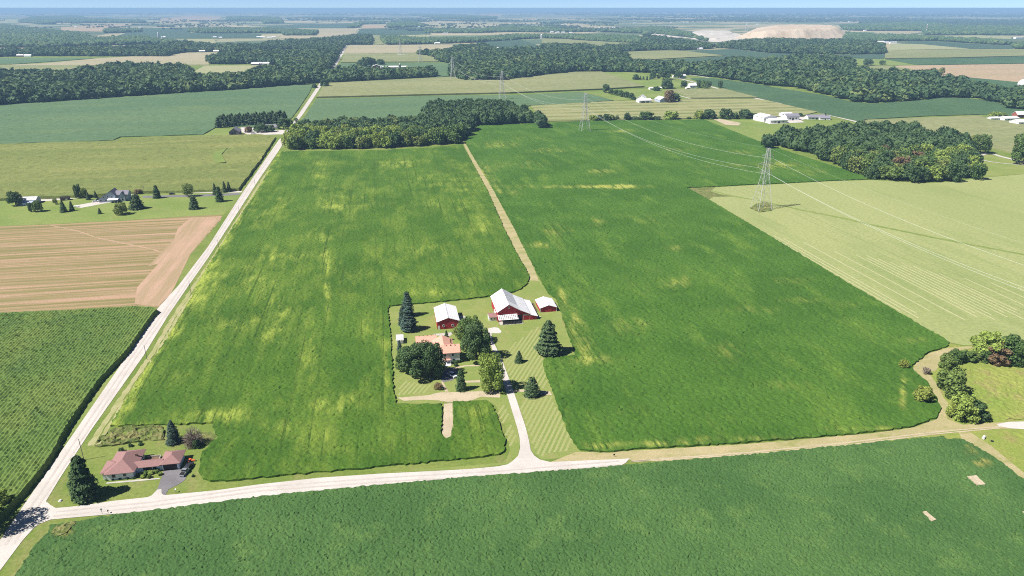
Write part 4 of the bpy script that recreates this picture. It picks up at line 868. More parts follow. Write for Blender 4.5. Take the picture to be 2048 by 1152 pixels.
# left houses
for k_, x, yb, yt, w_, m_, lb in [
  ('broad',29,412,384,24,'leafdark','dark tree at the left end of the blue metal barn'),
  ('tall',62,424,406,9,'leafdark','narrow dark tree by the blue barn corner'),
  ('broad',74,424,403,18,'leaf','round pale green tree in front of the blue barn'),
  ('spruce',126,425,401,17,'needle','larger of two conifers below the dark shed'),
  ('spruce',143,422,402,13,'needle','smaller of two conifers below the dark shed'),
  ('loose',110,409,397,9,'leaf','thin little tree left of the dark shed'),
  ('tall',156,397,370,13,'leafdark','tall narrow tree left of the blue grey house'),
  ('broad',168,397,377,14,'leaf','pale round tree beside the tall narrow tree'),
  ('spruce',176,400,384,11,'needle','dark conifer in front of the pale round tree'),
  ('spruce',191,396,382,10,'needle','small conifer close to the blue grey house gable'),
  ('spruce',199,428,416,10,'needle','tiny lone conifer on the grass'),
  ('broad',241,430,407,23,'leaf','small round tree with a visible trunk on the grass'),
  ('juniper',272,419,388,32,'needle','big dark evergreen right of the blue grey house'),
  ('broad',276,388,379,16,'leafrust','low brownish green tree behind the big dark evergreen'),
  ('juniper',313,397,370,18,'needle','tall oval conifer beside the asphalt drive'),
  ('loose',375,394,368,20,'leaf','two toned tree by the lane'),
  ('juniper',387,419,391,24,'needle','dense conifer on the grass below the lane'),
  ('juniper',438,404,372,20,'leafdark','front tree of the group near the road junction'),
  ('spruce',430,390,366,13,'needle','left conifer of the group near the road junction'),
  ('spruce',449,385,362,12,'needle','middle conifer of the group near the road junction'),
  ('spruce',458,384,363,12,'needle','right conifer of the group near the road junction')]:
    T(k_, x, yb, yt, w_, lb, mat=m_, var=int(x) % 4, lod='mid')
for i in range(17):
    x = 436+i*8.1; y = 258-i*.55-(3 if i % 2 else 0)
    T('pine', x, y-2, y-24, 17, 'dark pine in the windbreak behind the weathered barn', group='pines of the windbreak', lod='lo', var=i % 4)
    T('pine', x+4, y-7, y-27, 16, 'dark pine in the windbreak behind the weathered barn', group='pines of the windbreak', lod='lo', var=(i+1) % 4)
T('broad', 566,259,237,26,'round grey green tree at the right end of the pine windbreak', mat='leafdark', lod='lo')
T('broad', 578,255,238,16,'small tree touching the long road at the pine windbreak', mat='leaf', lod='lo', var=1)
T('bush', 497,265,253,14,'round brownish tree beside the weathered barn', mat='leafrust', lod='lo', name='broadleaf_tree', cat='tree')
T('broad', 521,265,249,26,'wide grey green tree shading the small house by the lane', mat='leafdark', lod='lo', var=2)
T('broad', 539,264,251,20,'dark tree right of the wide grey green tree', mat='leafdark', lod='lo', var=3)
T('loose', 592,243,236,9,'tiny tree leaning over the long road', mat='leafdark', lod='lo')
# hedgerow along the north side of the beans
for x, yb, yt, w_, m_, lb in [(1186,242,231,16,'leafyel','yellow green shrub beside the far pylon'),(1200,242,230,12,'leafdark','dark shrub next to the yellow green shrub'),(1213,242,228,14,'leafdark','third shrub of the hedge from the far pylon'),
  (1224,241,230,12,'leaf','fourth shrub of the hedge from the far pylon'),(1234,240,230,8,'leaf','lone little tree in the hedge gap'),(1254,241,226,12,'leafdark','narrow dark tree of the hedge before its widest crown'),(1268,240,234,22,'leafdark','low thicket between two round hedge trees'),
  (1293,240,224,28,'leaf','widest round crown in the bean field hedge'),(1314,240,233,16,'leafdark','low dark thicket right of the widest round crown'),(1342,239,223,28,'leaflight','bright round tree of the bean field hedge'),(1378,238,234,10,'leaf','low bush midway along the hedge'),
  (1400,238,222,22,'leafyel','yellowish half of the double tree in the hedge'),(1418,238,220,26,'leafdark','darker half of the double tree in the hedge'),(1452,238,218,24,'leafdark','tall dark hedge tree left of the white farm'),(1470,238,226,16,'leafdark','shrub between two tall hedge trees'),
  (1492,237,220,28,'leafdark','last tall hedge tree before the white barn'),(1512,237,227,16,'leafdark','low tree touching the white barn')]:
    T('bush', x, yb, yt, w_, lb, mat=m_, lod='lo', var=int(x) % 4, name='hedge_tree', cat='tree')
for i, (x, yb, yt, w_) in enumerate([(1213,186,169,15),(1222,189,178,10),(1232,191,180,10),(1242,194,181,12),(1252,196,183,12),(1263,199,186,11),(1268,200,193,8)]):
    T('broad', x, yb, yt, w_, 'tree of the slanting row left of the open fronted barn', mat='leafdark', lod='lo', var=i % 4, group='slanting row of trees by the open fronted barn')
for x, yb, yt, w_, m_, k_, lb in [(1338,206,181,20,'leafrust','broad','rust brown tree behind the open fronted barn'),(1352,204,187,18,'leafdark','broad','dark round tree beside the rust brown tree'),(1313,182,173,14,'leafdark','bush','dark round bush hiding a small white shed'),
  (1334,178,159,22,'leafdark','tall','tall dark tree behind the small white sheds'),(1343,176,163,8,'needle','spruce','narrow conifer right of the tall dark tree'),(1324,175,166,7,'needle','spruce','narrow conifer left of the tall dark tree'),
  (1272,160,149,13,'leafdark','bush','dark round tree at the left end of the farmstead row'),(1306,159,143,12,'leafdark','tall','slim dark tree of the farmstead row'),(1328,159,140,28,'leafdark','broad','big dark tree of the farmstead row'),(1357,157,142,16,'leafdark','broad','purplish tree by the far white house'),
  (1368,175,162,13,'leafdark','tall','dark oval tree left of the white farmhouse'),(1397,176,160,12,'leafdark','tall','dark tree right of the white farmhouse'),(1408,177,161,12,'leaf','loose','grey green tree right of the white farmhouse'),(1417,178,162,11,'leafdark','loose','last tree in the row right of the white farmhouse'),(1440,177,162,10,'leafdark','tall','single upright tree beside the slanting road'),
  (1601,233,226,9,'leafdark','bush','round dark bush behind the white farm'),(1651,232,225,5,'needle','juniper','thin dark conifer by the grey roofed house'),
  (1737,131,118,17,'leafdark','broad','round dark lone tree in the pale green field'),(1765,130,121,13,'leaf','loose','thin crowned lone tree in the pale green field'),(1884,150,135,12,'leaf','loose','lone tree in the pinkish bare field'),(1866,152,140,9,'leafdark','broad','dark tree at the tip of the curving wood'),
  (1991,237,224,22,'leaflight','bush','pale green tree by the farm at the right edge'),(2008,236,226,16,'leaf','bush','green tree behind the grey farm roof'),(2052,330,268,48,'leaf','broad','tall green tree cut by the right edge'),(1963,308,268,30,'leaf','loose','feathery grey green tree beside the round wood'),(1946,300,270,16,'leafyel','broad','yellow green tree beside the round wood'),
  (1972,306,280,20,'leafdark','loose','feathery darker tree by the country lane'),
  (1941,134-10,112,16,'leafdark','broad','dark tree in front of the strip fields')][:-1]:
    T(k_, x, yb, yt, w_, lb, mat=m_, lod='mid' if yb > 260 else 'lo', var=int(x) % 4)
for i, (x, yb, yt, w_) in enumerate([(1281,160,152,7),(1287,160,152,7),(1294,161,151,7),(1300,160,153,6)]): T('spruce', x, yb, yt, w_, 'small pointed conifer of the farmstead row', lod='lo', var=i, group='small conifers of the farmstead row')
for i, (x, yb, yt, w_) in enumerate([(722,133,119,17),(733,134,114,22),(744,133,117,18),(761,130,119,16),(727,131,120,14)]): T('broad', x, yb, yt, w_, 'dark tree of the clump left of the dairy barns', mat='leafdark', lod='lo', var=i % 4, group='clump of trees by the dairy barns')
T('broad', 648,175,158,17,'dark round tree where the long road leaves the junction', mat='leafdark', lod='lo')
T('bush', 629,176,168,10,'dark bush left of the long road near the junction', mat='leafdark', lod='lo')
# lower right thicket
for k_, x, yb, yt, w_, m_, lb in [('bush',1985,722,674,66,'leaflight','light green tree over the rusty bush at the right'),('bush',2030,728,680,60,'leaf','green tree at the right edge behind the rusty bush'),('bush',1997,730,694,44,'leafrust','rusty red brown bush at the right'),
  ('bush',1955,722,704,30,'leaf','green bush two left of the rusty bush'),('bush',1937,724,704,26,'leaf','green bush in the middle of the thicket row'),('bush',1914,726,702,28,'leaf','green bush near the bend of the track'),('bush',1925,722,706,24,'leaf','small bush filling the gap in the thicket row'),('bush',1970,724,700,30,'leaf','bush just left of the rusty bush'),('bush',1896,738,712,30,'leaf','darker bush at the lower end of the thicket row'),
  ('bush',1903,792,744,54,'leaf','round olive bush on the inner side of the bending track'),('bush',1888,776,752,24,'leafdark','small bush tucked beside the round olive bush'),('bush',1928,842,796,50,'leaflight','yellowish bush by the end of the mown track'),('bush',1951,840,806,44,'leafdark','dark green bush behind the yellowish bush'),('bush',1910,836,806,28,'leafyel','pale bush at the left of the yellowish bush'),
  ('loose',1853,749,736,14,'leafdry','dry tuft of shrub on the bare bend'),('bush',1850,806,778,34,'leafyel','thin yellow sapling in the bean field edge'),('loose',1808,738,720,18,'leafyel','thin pale sapling at the corner of the bean field')]:
    T(k_, x, yb, yt, w_, lb, mat=m_, lod='mid' if k_ == 'bush' else 'lo', var=int(x) % 4, **({} if w_ < 40 else {}))

# ============================================================ BUILDINGS
def W(f='P'): return FR[f]
# ranch house with breezeway and garage
o = farm('ranch_house', -91, 228, 'low ranch house with red brown hip roofs and a dark garage door', 'house')
def L(u0, v0): return lambda u, v: (u-u0, v-v0)
a = MC(); a.box(-9.1,-.7,-5.6,7.0,-.2,2.75); a.box(-10.6,-8.9,-4.9,2.2,-.2,2.75); a.build('wall', 'white', o)
a = MC(); a.hip(-9.1,-.5,-5.7,7.1,2.7,5.3); a.hip(-10.7,-4.2,-4.6,2.0,2.62,4.35); ro = a.build('roof', 'shingle', o)
MC().box(-6.0,-5.5,-3.2,-2.8,3.3,4.3).build('vent', 'trim', ro); MC().box(-1.9,-1.3,2.2,2.8,3.2,4.6).build('chimney', 'brick', ro)
a = MC(); a.box(-.7,8.2,-2.6,.6,-.2,2.5); a.build('breezeway_wall', 'white', o)
MC().groof(-1.3,8.0,-3.4,.9,2.45,3.5,'x',.15,.13).build('breezeway_roof', 'shingle', o)
a = MC(); a.box(7.9,13.5,-2.9,4.1,-.2,2.75); a.build('garage_wall', 'white', o)
MC().hip(7.7,13.7,-3.1,4.3,2.7,4.6,.5).build('garage_roof', 'shingle', o)
panes(o, 'garage_door', M['darkdoor'], [('s',-2.9,10.5,0,4.5,2.25)])
panes(o, 'window', M['glass'], [('s',-5.6,-6.9,1.0,1.1,1.15),('s',-5.6,-3.4,1.1,.95,.95),('e',13.5,-1.2,1.2,.8,.8),('e',-.7,5,1,1.2,1.2)], frame='trim')
panes(o, 'window', M['glass'], [('s',-2.6,2.6,.5,1.9,1.7),('s',-2.6,5.4,.5,1.1,1.7)], frame='trim')
panes(o, 'door', M['trim'], [('s',-2.6,.4,.05,.9,2.0)])
panes(o, 'door', M['brick'], [('s',-2.6,4.0,.05,.9,2.0)])
# wood deck behind
o = farm('patio', -87.5, 231.2, 'small weathered patio with low walls behind the breezeway', 'patio'); MC().box(-3,1.5,-1.6,2.6,-.1,.25).build('floor', 'brick', o)
a = MC(); a.box(1.5,1.7,-1.6,2.8,0,.9); a.box(-3,1.7,2.6,2.8,0,.9); a.build('low_wall', 'concrete', o)
# farmhouse
o = farm('farmhouse', 21, 296, 'white farmhouse with salmon pink shingle roof in the farmyard', 'house')
a = MC(); a.gable(-1.0,6.7,-8.4,-.2,5.4,7.4,'x',-.2); a.gable(-4.3,4.4,-.3,5.5,4.9,6.9,'y',-.2); a.gable(-11.8,-2.8,7.2,15.4,3.4,5.1,'x',-.2); a.box(-4.3,2,5.4,7.3,-.2,4.8); a.build('wall', 'white', o)
a = MC(); a.groof(-1.0,6.7,-8.4,-.2,5.4,7.4,'x',.4); a.groof(-4.3,4.4,-4.0,6.6,4.95,7.0,'y',.4); a.groof(-11.8,-2.6,7.2,15.4,3.4,5.1,'x',.4); ro = a.build('roof', 'salmon', o)
a = MC(); a.box(3.3,3.9,.4,1.0,6,7.9); a.build('chimney', 'brick', ro)
for k in range(5): MC().box(-10.5+k*1.9,-10.2+k*1.9,11.9,12.2,5,5.45).build('vent', 'dark', ro)
for k in range(3): MC().box(.8+k*2.0,1.1+k*2.0,-5.2,-4.9,7.1,7.75).build('vent', 'dark', ro)
panes(o, 'window', M['glass'], [('s',-8.4,.1,3.7,.8,1.0),('s',-8.4,3.6,3.7,.8,1.0),('s',-8.4,.5,1,.9,1.2),('s',7.2,-10,1.2,1,1.1),('s',7.2,-7.3,1.2,1,1.1),('s',7.2,-5,1.2,.9,1.1),('e',6.7,-6,3.6,.8,1.1),('e',6.7,-3,1,.8,1.2)], frame='trim')
panes(o, 'door', M['dark'], [('s',-8.4,3.8,.1,1.0,2.0)])
a = MC(); a.box(-.6,2.6,-10.6,-8.45,-.1,.5); a.box(-.2,2.2,-11.3,-10.6,-.1,.3); po = a.build('porch', 'trim', o); MC().box(-.6,2.4,-9.9,-8.45,2.3,2.42).build('porch_roof', 'salmon', po)
for x in (-.5, 2.3): MC().beam((x,-9.8,.5), (x,-9.8,2.3), .07).build('post', 'trim', po)
# red pole barn
o = farm('pole_barn', 26, 334, 'red barn with plain white roof and two round windows behind the farmhouse', 'barn')
MC().gable(-5.5,5.5,-9.2,9.3,4.2,6.1,'y',-.2).build('wall', 'red', o)
ro = MC().groof(-5.5,5.5,-9.2,9.3,4.2,6.1,'y',.3).build('roof', 'metal_roof', o); MC().box(-.16,.16,-9.5,9.6,6.2,6.4).build('ridge_cap', 'old_roof', ro)
for x in (-2.3, 2.2):
    g_ = MC(); n = 14
    for i in range(n): a0, a1 = 6.2832*i/n, 6.2832*(i+1)/n; g_.beam((x+.62*math.cos(a0),-9.27,1.9+.62*math.sin(a0)), (x+.62*math.cos(a1),-9.27,1.9+.62*math.sin(a1)), .09)
    wo = g_.build('round_window', 'trim', o); d = MC(); d.beam((x,-9.22,1.9), (x,-9.3,1.9), .42, 12); d.build('pane', 'glass', wo)
panes(o, 'door', M['trim'], [('s',-9.2,-4.7,0,.95,2.1)]); panes(o, 'door', M['dark'], [('e',5.5,3,0,3.2,3.2)]); MC().box(5.7,10,.5,5.5,-.05,.13).build('apron', 'concrete', o)
# big red barn with lean-tos
o = farm('main_barn', 57, 339, 'big red barn with steep white roof, lean-tos and a striped awning', 'barn')
a = MC(); a.prism([(-5.2,-.2),(11.5,-.2),(11.5,3.3),(5.9,6.05),(.5,9.3),(-5.2,5.6)], -10.2, 11.2); a.prism([(11.5,-.2),(15.2,-.2),(15.2,1.95),(11.5,3.0)], -10.6, 10.4); a.build('wall', 'red', o)
a = MC(); a.prism([(-5.7,5.3),(.5,9.32),(5.95,6.05),(5.95,6.25),(.5,9.55),(-5.7,5.5)], -10.8, 11.8); a.build('roof', 'metal_roof', o)
a = MC(); a.prism([(5.97,6.0),(11.9,3.2),(11.9,3.36),(5.97,6.16)], -10.7, 11.0); a.build('lean_to_roof', 'metal_roof', o)
a = MC(); a.prism([(11.6,3.0),(15.7,1.9),(15.7,2.02),(11.6,3.12)], -11.0, 10.6); a.build('lean_to_roof', 'metal_roof', o)
MC().prism([(.54,9.36),(5.9,6.2),(5.9,6.28),(.54,9.58)], -5, 11.82).build('roof_patch', 'old_roof', o)
panes(o, 'bay_shade', M['dark'], [('s',-10.2,2.2,0,10.6,3.2)])  # near-black panel on the solid wall, painted shade of the open bay
panes(o, 'sliding_door', M['red'], [('s',-10.2,9.7,.1,3.2,2.5)], proud=.12, frame='trim')
panes(o, 'window', M['glass'], [('s',-10.2,.5,7.2,.55,.8)], frame='trim')
a = MC(); a.box(7.5,15.2,-10.33,-10.2,3.0,3.15) if False else a.box(7.9,11.4,-10.36,-10.24,3.0,3.14); a.build('trim_board', 'trim', o)
a = MC(); a.prism([(-14.6,2.75),(-10.3,3.85),(-10.3,3.95),(-14.6,2.85)], -5.4, 4.8, 'x'); aw = a.build('awning', 'metal_roof', o)
g_ = MC()
for k in range(11): x = -4.9+k*.93; g_.prism([(-14.3,2.862),(-10.6,3.81+.02),(-10.6,3.87+.02),(-14.3,2.93)], x, x+.3, 'x')
g_.build('roof_strip', 'bark', aw)
for k in range(6): MC().beam((-5.2+k*2.0,-14.4,-.1), (-5.2+k*2.0,-14.4,2.8), .09).build('post', 'brick', aw)
a = MC(); a.beam((7.3,-14.4,-.1), (7.3,-14.4,2.6), .09); a.build('post', 'brick', aw)
MC().box(-4.8,7.3,-14.6,-10.3,.0,.1).build('slab', 'concrete', o)
MC().box(-5.5,-5.2,-5,1,0,2.6).build('side_door', 'trim', o)
o = farm('milk_house', 49.5, 333, 'little white milk house with brownish roof at the big barn corner', 'shed')
MC().gable(-1.9,1.9,-2.6,3,2.1,3.0,'x',-.2).build('wall', 'white', o); MC().groof(-1.9,1.9,-2.6,3,2.1,3.0,'x',.25).build('roof', 'shingle', o)
panes(o, 'window', M['glass'], [('s',-2.6,-.8,.9,.6,.7),('s',-2.6,.9,.9,.6,.7)], frame='trim')
o = farm('small_barn', 80.2, 343, 'small low red barn with white roof beside the yellow edged beans', 'barn')
MC().gable(-4.4,4.4,-6.2,5.6,2.5,3.9,'y',-.2).build('wall', 'red', o); ro = MC().groof(-4.4,4.4,-6.2,5.6,2.5,3.9,'y',.35).build('roof', 'metal_roof', o)
MC().box(-.12,.12,-6.5,5.9,4.02,4.16).build('ridge_cap', 'old_roof', ro); a = MC(); a.box(4.3,4.5,-6.3,-6.15,0,2.5); a.box(-4.5,-4.3,-6.3,-6.15,0,2.5); a.build('corner_trim', 'trim', o)
panes(o, 'door', M['red'], [('s',-6.2,0,.1,3.4,2.1)], proud=.1)
o = farm('garden_shed', 1.6, 314.6, 'small pale flat roofed shed at the farmyard edge', 'shed')
MC().box(-1.5,1.5,-2.9,2.9,-.1,1.95).build('wall', 'trim', o); MC().prism([(-3.2,1.95),(3.2,2.25),(3.2,2.37),(-3.2,2.07)], -1.8, 1.8, 'x').build('roof', 'old_roof', o)
panes(o, 'door', M['dark'], [('e',1.5,-1,0,1,1.7)])
o = farm('cattle_pen', 71.5+3.2, 344, 'weathered wooden rail pen between the red barns', 'fence')
for i in range(5): MC().beam((-.6,-6+i*3,-.1), (-.6,-6+i*3,1.3), .08).build('post', 'brick', o)
for z in (.5, 1.05): a = MC(); a.beam((-.6,-6,z), (-.6,6,z), .05); a.build('rail', 'brick', o)
o = farm('trough', 74.2, 330, 'dark drum standing by the red lean-to corner', 'barrel'); MC().beam((0,0,0), (0,0,.7), .4, 12).build('drum', 'dark', o); MC().beam((0,0,.7), (0,0,.74), .42, 12).build('rim', 'steel', o)
def rail_fence(pts, label, hgt=1.1, mat='brick', sp=3.0):
    o = empty('fence', (*pts[0], 0)); tag(o, label, 'fence'); o0 = Vector((*pts[0], 0))
    r_ = MC()
    for p_, q_ in zip(pts[:-1], pts[1:]):
        p_ = Vector((*p_, 0))-o0; q_ = Vector((*q_, 0))-o0; n = max(1, int((q_-p_).length/sp))
        for i in range(n+1): c = p_+(q_-p_)*i/n; MC().beam(c-Vector((0,0,.2)), c+Vector((0,0,hgt)), .06).build('post', mat, o)
        for z in (.45, .95): r_.beam(p_+Vector((0,0,z)), q_+Vector((0,0,z)), .035)
    r_.build('rail', mat, o)
rail_fence(gp('Y2', [(150,185),(175,350)]), 'thin pale fence running down from the spruces to the shed', mat='pole')
# blue grey house on the left
o = farm('grey_house', -224, 630, 'blue grey two storey house with a steep gable and low front porch', 'house')
a = MC(); a.prism([(-11,-.2),(2,-.2),(2,5.6),(-1,9.2),(-11,2.6)], -5.5, 6); a.gable(1.5,11,-2.5,5.5,5.4,8.0,'x',-.2); a.build('wall', 'bluewall', o)
a = MC(); a.prism([(-11.8,2.2),(-1,9.3),(2.4,5.4),(2.4,5.6),(-1,9.55),(-11.8,2.45)], -6, 6.5); a.groof(1.5,11,-2.5,5.5,5.4,8.0,'x',.4); a.groof(5,9,-4.5,3,5.0,7.6,'y',.3); a.build('roof', 'grey_shingle', o)
MC().gable(5,9,-4.4,-2,4.9,7.4,'y',-.2).build('bay_wall', 'bluewall', o)
panes(o, 'window', M['glass'], [('s',-5.5,-6.8,3.6,1,1.1),('s',-5.5,-3.6,4,1,1.1),('s',-5.5,-.5,3.8,1,1.1),('s',-5.5,-9.3,.9,1.5,1.2),('s',-5.5,-5.6,.9,1.2,1.2),('s',-4.4,7,1,1.4,1.5)], frame='trim')
a = MC(); a.prism([(-9.2,2.5),(-5.4,3.1),(-5.4,3.25),(-9.2,2.65)], -3.5, 4.6, 'x'); pr = a.build('porch_roof', 'trim', o)
for k in range(4): MC().beam((-3.2+k*2.5,-9,0), (-3.2+k*2.5,-9,2.6), .1).build('post', 'trim', pr)
o = farm('metal_barn', -291, 631, 'pale blue metal barn with a lean-to at the far left', 'barn')
MC().gable(-6.2,6.8,-2,7,3.4,5.3,'x',-.2).build('wall', 'bluemetal', o); MC().groof(-6.2,6.8,-2,7,3.4,5.3,'x',.3).build('roof', 'old_roof', o)
MC().prism([(-5.2,1.9),(-2.1,2.9),(-2.1,3.02),(-5.2,2.02)], -6, 6, 'x').build('lean_to_roof', 'bluemetal', o); MC().box(-6,6,-5,-2.0,-.1,1.8).build('lean_to_wall', 'white', o)
panes(o, 'window', M['dark'], [('s',-5,-3,.6,1,.8),('s',-5,1,.6,1,.8)])
x_, y_ = G(131, 400); o = empty('shed', (x_, y_, 0), AX+.25); tag(o, 'dark roofed low shed between two conifers and the lane', 'shed')
MC().gable(-3.4,3.4,-2,2,1.8,2.9,'x',-.2).build('wall', 'brick', o); MC().groof(-3.4,3.4,-2,2,1.8,2.9,'x',.3).build('roof', 'dark', o); panes(o, 'door', M['trim'], [('s',-2,1,0,1.6,1.6)])
x_, y_ = G(470, 271); o = empty('weathered_barn', (x_, y_, 0), AX); tag(o, 'mauve grey weathered barn with a steep gable beside the pine windbreak', 'barn')
MC().gable(-6,6,-4,13,5.2,9.6,'y',-.2).build('wall', 'mauve', o); MC().groof(-6,6,-4,13,5.2,9.6,'y',.6).build('roof', 'grey_shingle', o); panes(o, 'window', M['glass'], [('s',-4,-2,1.5,1.6,3.4),('s',-4,1.4,1.5,1.6,3.4)])
MC().box(-17,-5,-6,-2,-.1,.6).build('deck', 'pink' if False else 'concrete', o); a = MC(); a.beam((-17,-6,1.4), (-5,-6,1.4), .1); [a.beam((-17+k*3,-6,.5), (-17+k*3,-6,1.4), .08) for k in range(5)]; a.build('deck_railing', 'brick', o)
x_, y_ = G(546, 258); o = empty('house', (x_, y_, 0), AX); tag(o, 'dark grey roofed house half hidden behind the windbreak end', 'house')
MC().gable(-9,7,-4,5,3,6,'x',-.2).build('wall', 'trim', o); MC().groof(-9,7,-4,5,3,6,'x',.5).build('roof', 'grey_shingle', o); panes(o, 'window', M['glass'], [('s',-4,-5,1,1.4,1.2),('s',-4,2,1,1.4,1.2)])

# simple farm buildings further off: gabled, with walls, roof and openings
def bldg(x, y, w_, d, he, hr, label, wall='trim', roof='metal_roof', ax='x', rz=0.0, cat='barn', name='farm_building', open_=None, group=None, far_=False):
    X, Y = G(x, y); o = empty(name, (X, Y+d/2, 0), AX+rz); tag(o, label, cat, group)
    MC().gable(-w_/2, w_/2, -d/2, d/2, he, hr, ax, -.3).build('wall', wall, o); MC().groof(-w_/2, w_/2, -d/2, d/2, he, hr, ax, .5, .25).build('roof', roof, o)
    if open_: panes(o, 'opening_shade', M['dark'], [('s', -d/2, c, .2, ww, hh) for c, ww, hh in open_], proud=.15)  # near-black panels paint the shade of open bays onto a closed wall
    elif not far_:
        panes(o, 'window', M['glass'], [('s', -d/2, -w_*.22, he*.35, w_*.1, he*.3), ('s', -d/2, w_*.25, he*.35, w_*.1, he*.3)], proud=.12); panes(o, 'door', M['dark'], [('s', -d/2, 0, .1, w_*.12, he*.62)], proud=.12)
    return o
for a_ in [
 (1289,207,22,16,5,7.5,'white barn with open machine bays in its front','trim','metal_roof','x',0,'barn','farm_building',[(-4,6,3.4),(4,5,3.4)]),
 (1325,206,16,20,5.5,9.5,'white gabled barn joined to the open fronted barn','bluemetal','metal_roof','y',.1,'barn','farm_building',[(6,2,2.5)]),
 (1285,200,14,14,3.5,8,'steep white roofed building left of the open fronted barn','trim','metal_roof','y',-.5),
 (1304,180,10,9,3.5,5,'left one of two small white sheds beside a dark bush'),(1318,179,10,8,3,4.5,'right one of two small white sheds beside a dark bush'),
 (1385,177,15,10,6,10,'white two storey farmhouse with pale roof','trim','metal_roof','x',0,'house','house'),(1376,178,8,7,2.5,3.6,'low white annex left of the white farmhouse','trim','trim'),
 (1366,156,13,9,5,8,'white house by the bend of the farmstead road','trim','metal_roof','x',.3,'house','house'),(1349,155,8,6,3,5,'small white shed left of the farmstead house'),
 (1535,244,22,24,6.5,9.5,'big white barn with a pale gable at the right farm','trim','metal_roof','y',.15,'barn','farm_building',[(-6,3,3)]),
 (1556,247,26,13,4.5,6.5,'long low white building of the right farm'),(1584,241,20,12,6,9,'white farmhouse with a grey upper roof','trim','grey_shingle','x',0,'house','house'),(1573,234,16,10,5,6,'white flat looking shed behind the white farmhouse','trim','metal_roof'),
 (1633,239,26,11,3.2,6,'ranch house with lilac grey roof near the power line','trim','grey_shingle','x',-.1,'house','house'),(1651,240,14,9,2.8,5.5,'dark roofed garage right of the lilac roofed house','trim','grey_shingle','x',-.3,'garage'),
 (1989,240,14,8,2.6,4,'pale low shed left of the grey roofed barn at the right edge'),(2022,241,24,14,3,5,'wide grey white metal roof at the right edge','trim','metal_roof'),(2047,250,20,16,4,6.5,'white roofed building at the very right edge below the pink one','trim','metal_roof'),(2042,236,16,10,5,9,'pinkish red farmhouse at the right edge','redfar','metal_roof','x',0,'house','house'),(1990,234,10,8,3.5,6,'rusty brown shed among trees at the right edge','redfar','brick'),
 (752,137,22,14,5.5,9.5,'brown fronted dairy barn with white roof','redfar','metal_roof','y'),(783,138,34,11,4.5,7.5,'long dairy barn with white roof and brown wall','redfar','metal_roof'),(766,137,9,8,4,6,'small white building between the dairy barns'),(808,136,15,10,3,5,'low white shed right of the dairy silo'),
 (805,110.5,34,8,2,3,'long white strip of a building in the grey field')]:
    bldg(*a_[:7], *a_[7:13] if len(a_) > 7 else (), **({'open_': a_[13]} if len(a_) > 13 else {}))
def silo(x, yb, yt, wpx, label, mat='silo', group=None):
    X, Y = G(x, yb); h = topz(Y, yt); r = wpx*mpp(x, yb)/2; o = empty('silo', (X, Y, 0)); tag(o, label, 'silo', group)
    MC().beam((0,0,-.2), (0,0,h-r), r, 16).build('cylinder_wall', mat, o)
    g_ = MC()
    for k in range(4): a0, a1 = math.pi/2*k/4, math.pi/2*(k+1)/4; g_.beam((0,0,h-r+r*math.sin(a0)), (0,0,h-r+r*math.sin(a1)), r*1.02*math.cos(a0), 16, max(.02, r*1.02*math.cos(a1)))
    g_.build('dome', 'metal_roof', o)
silo(800,137,127,3.2,'dark silo beside the long dairy barn','bark'); silo(763,138,131,3.5,'short white silo between the dairy barns')
silo(317.5,76.5,65,3.4,'tall white silo in the upper left farm'); silo(325,77,72,3.4,'short bin beside the tall white silo'); silo(1083,77,68,4,'white grain silo by the long pale corn field'); silo(2046,172,158,20,'white tank cut by the right edge')
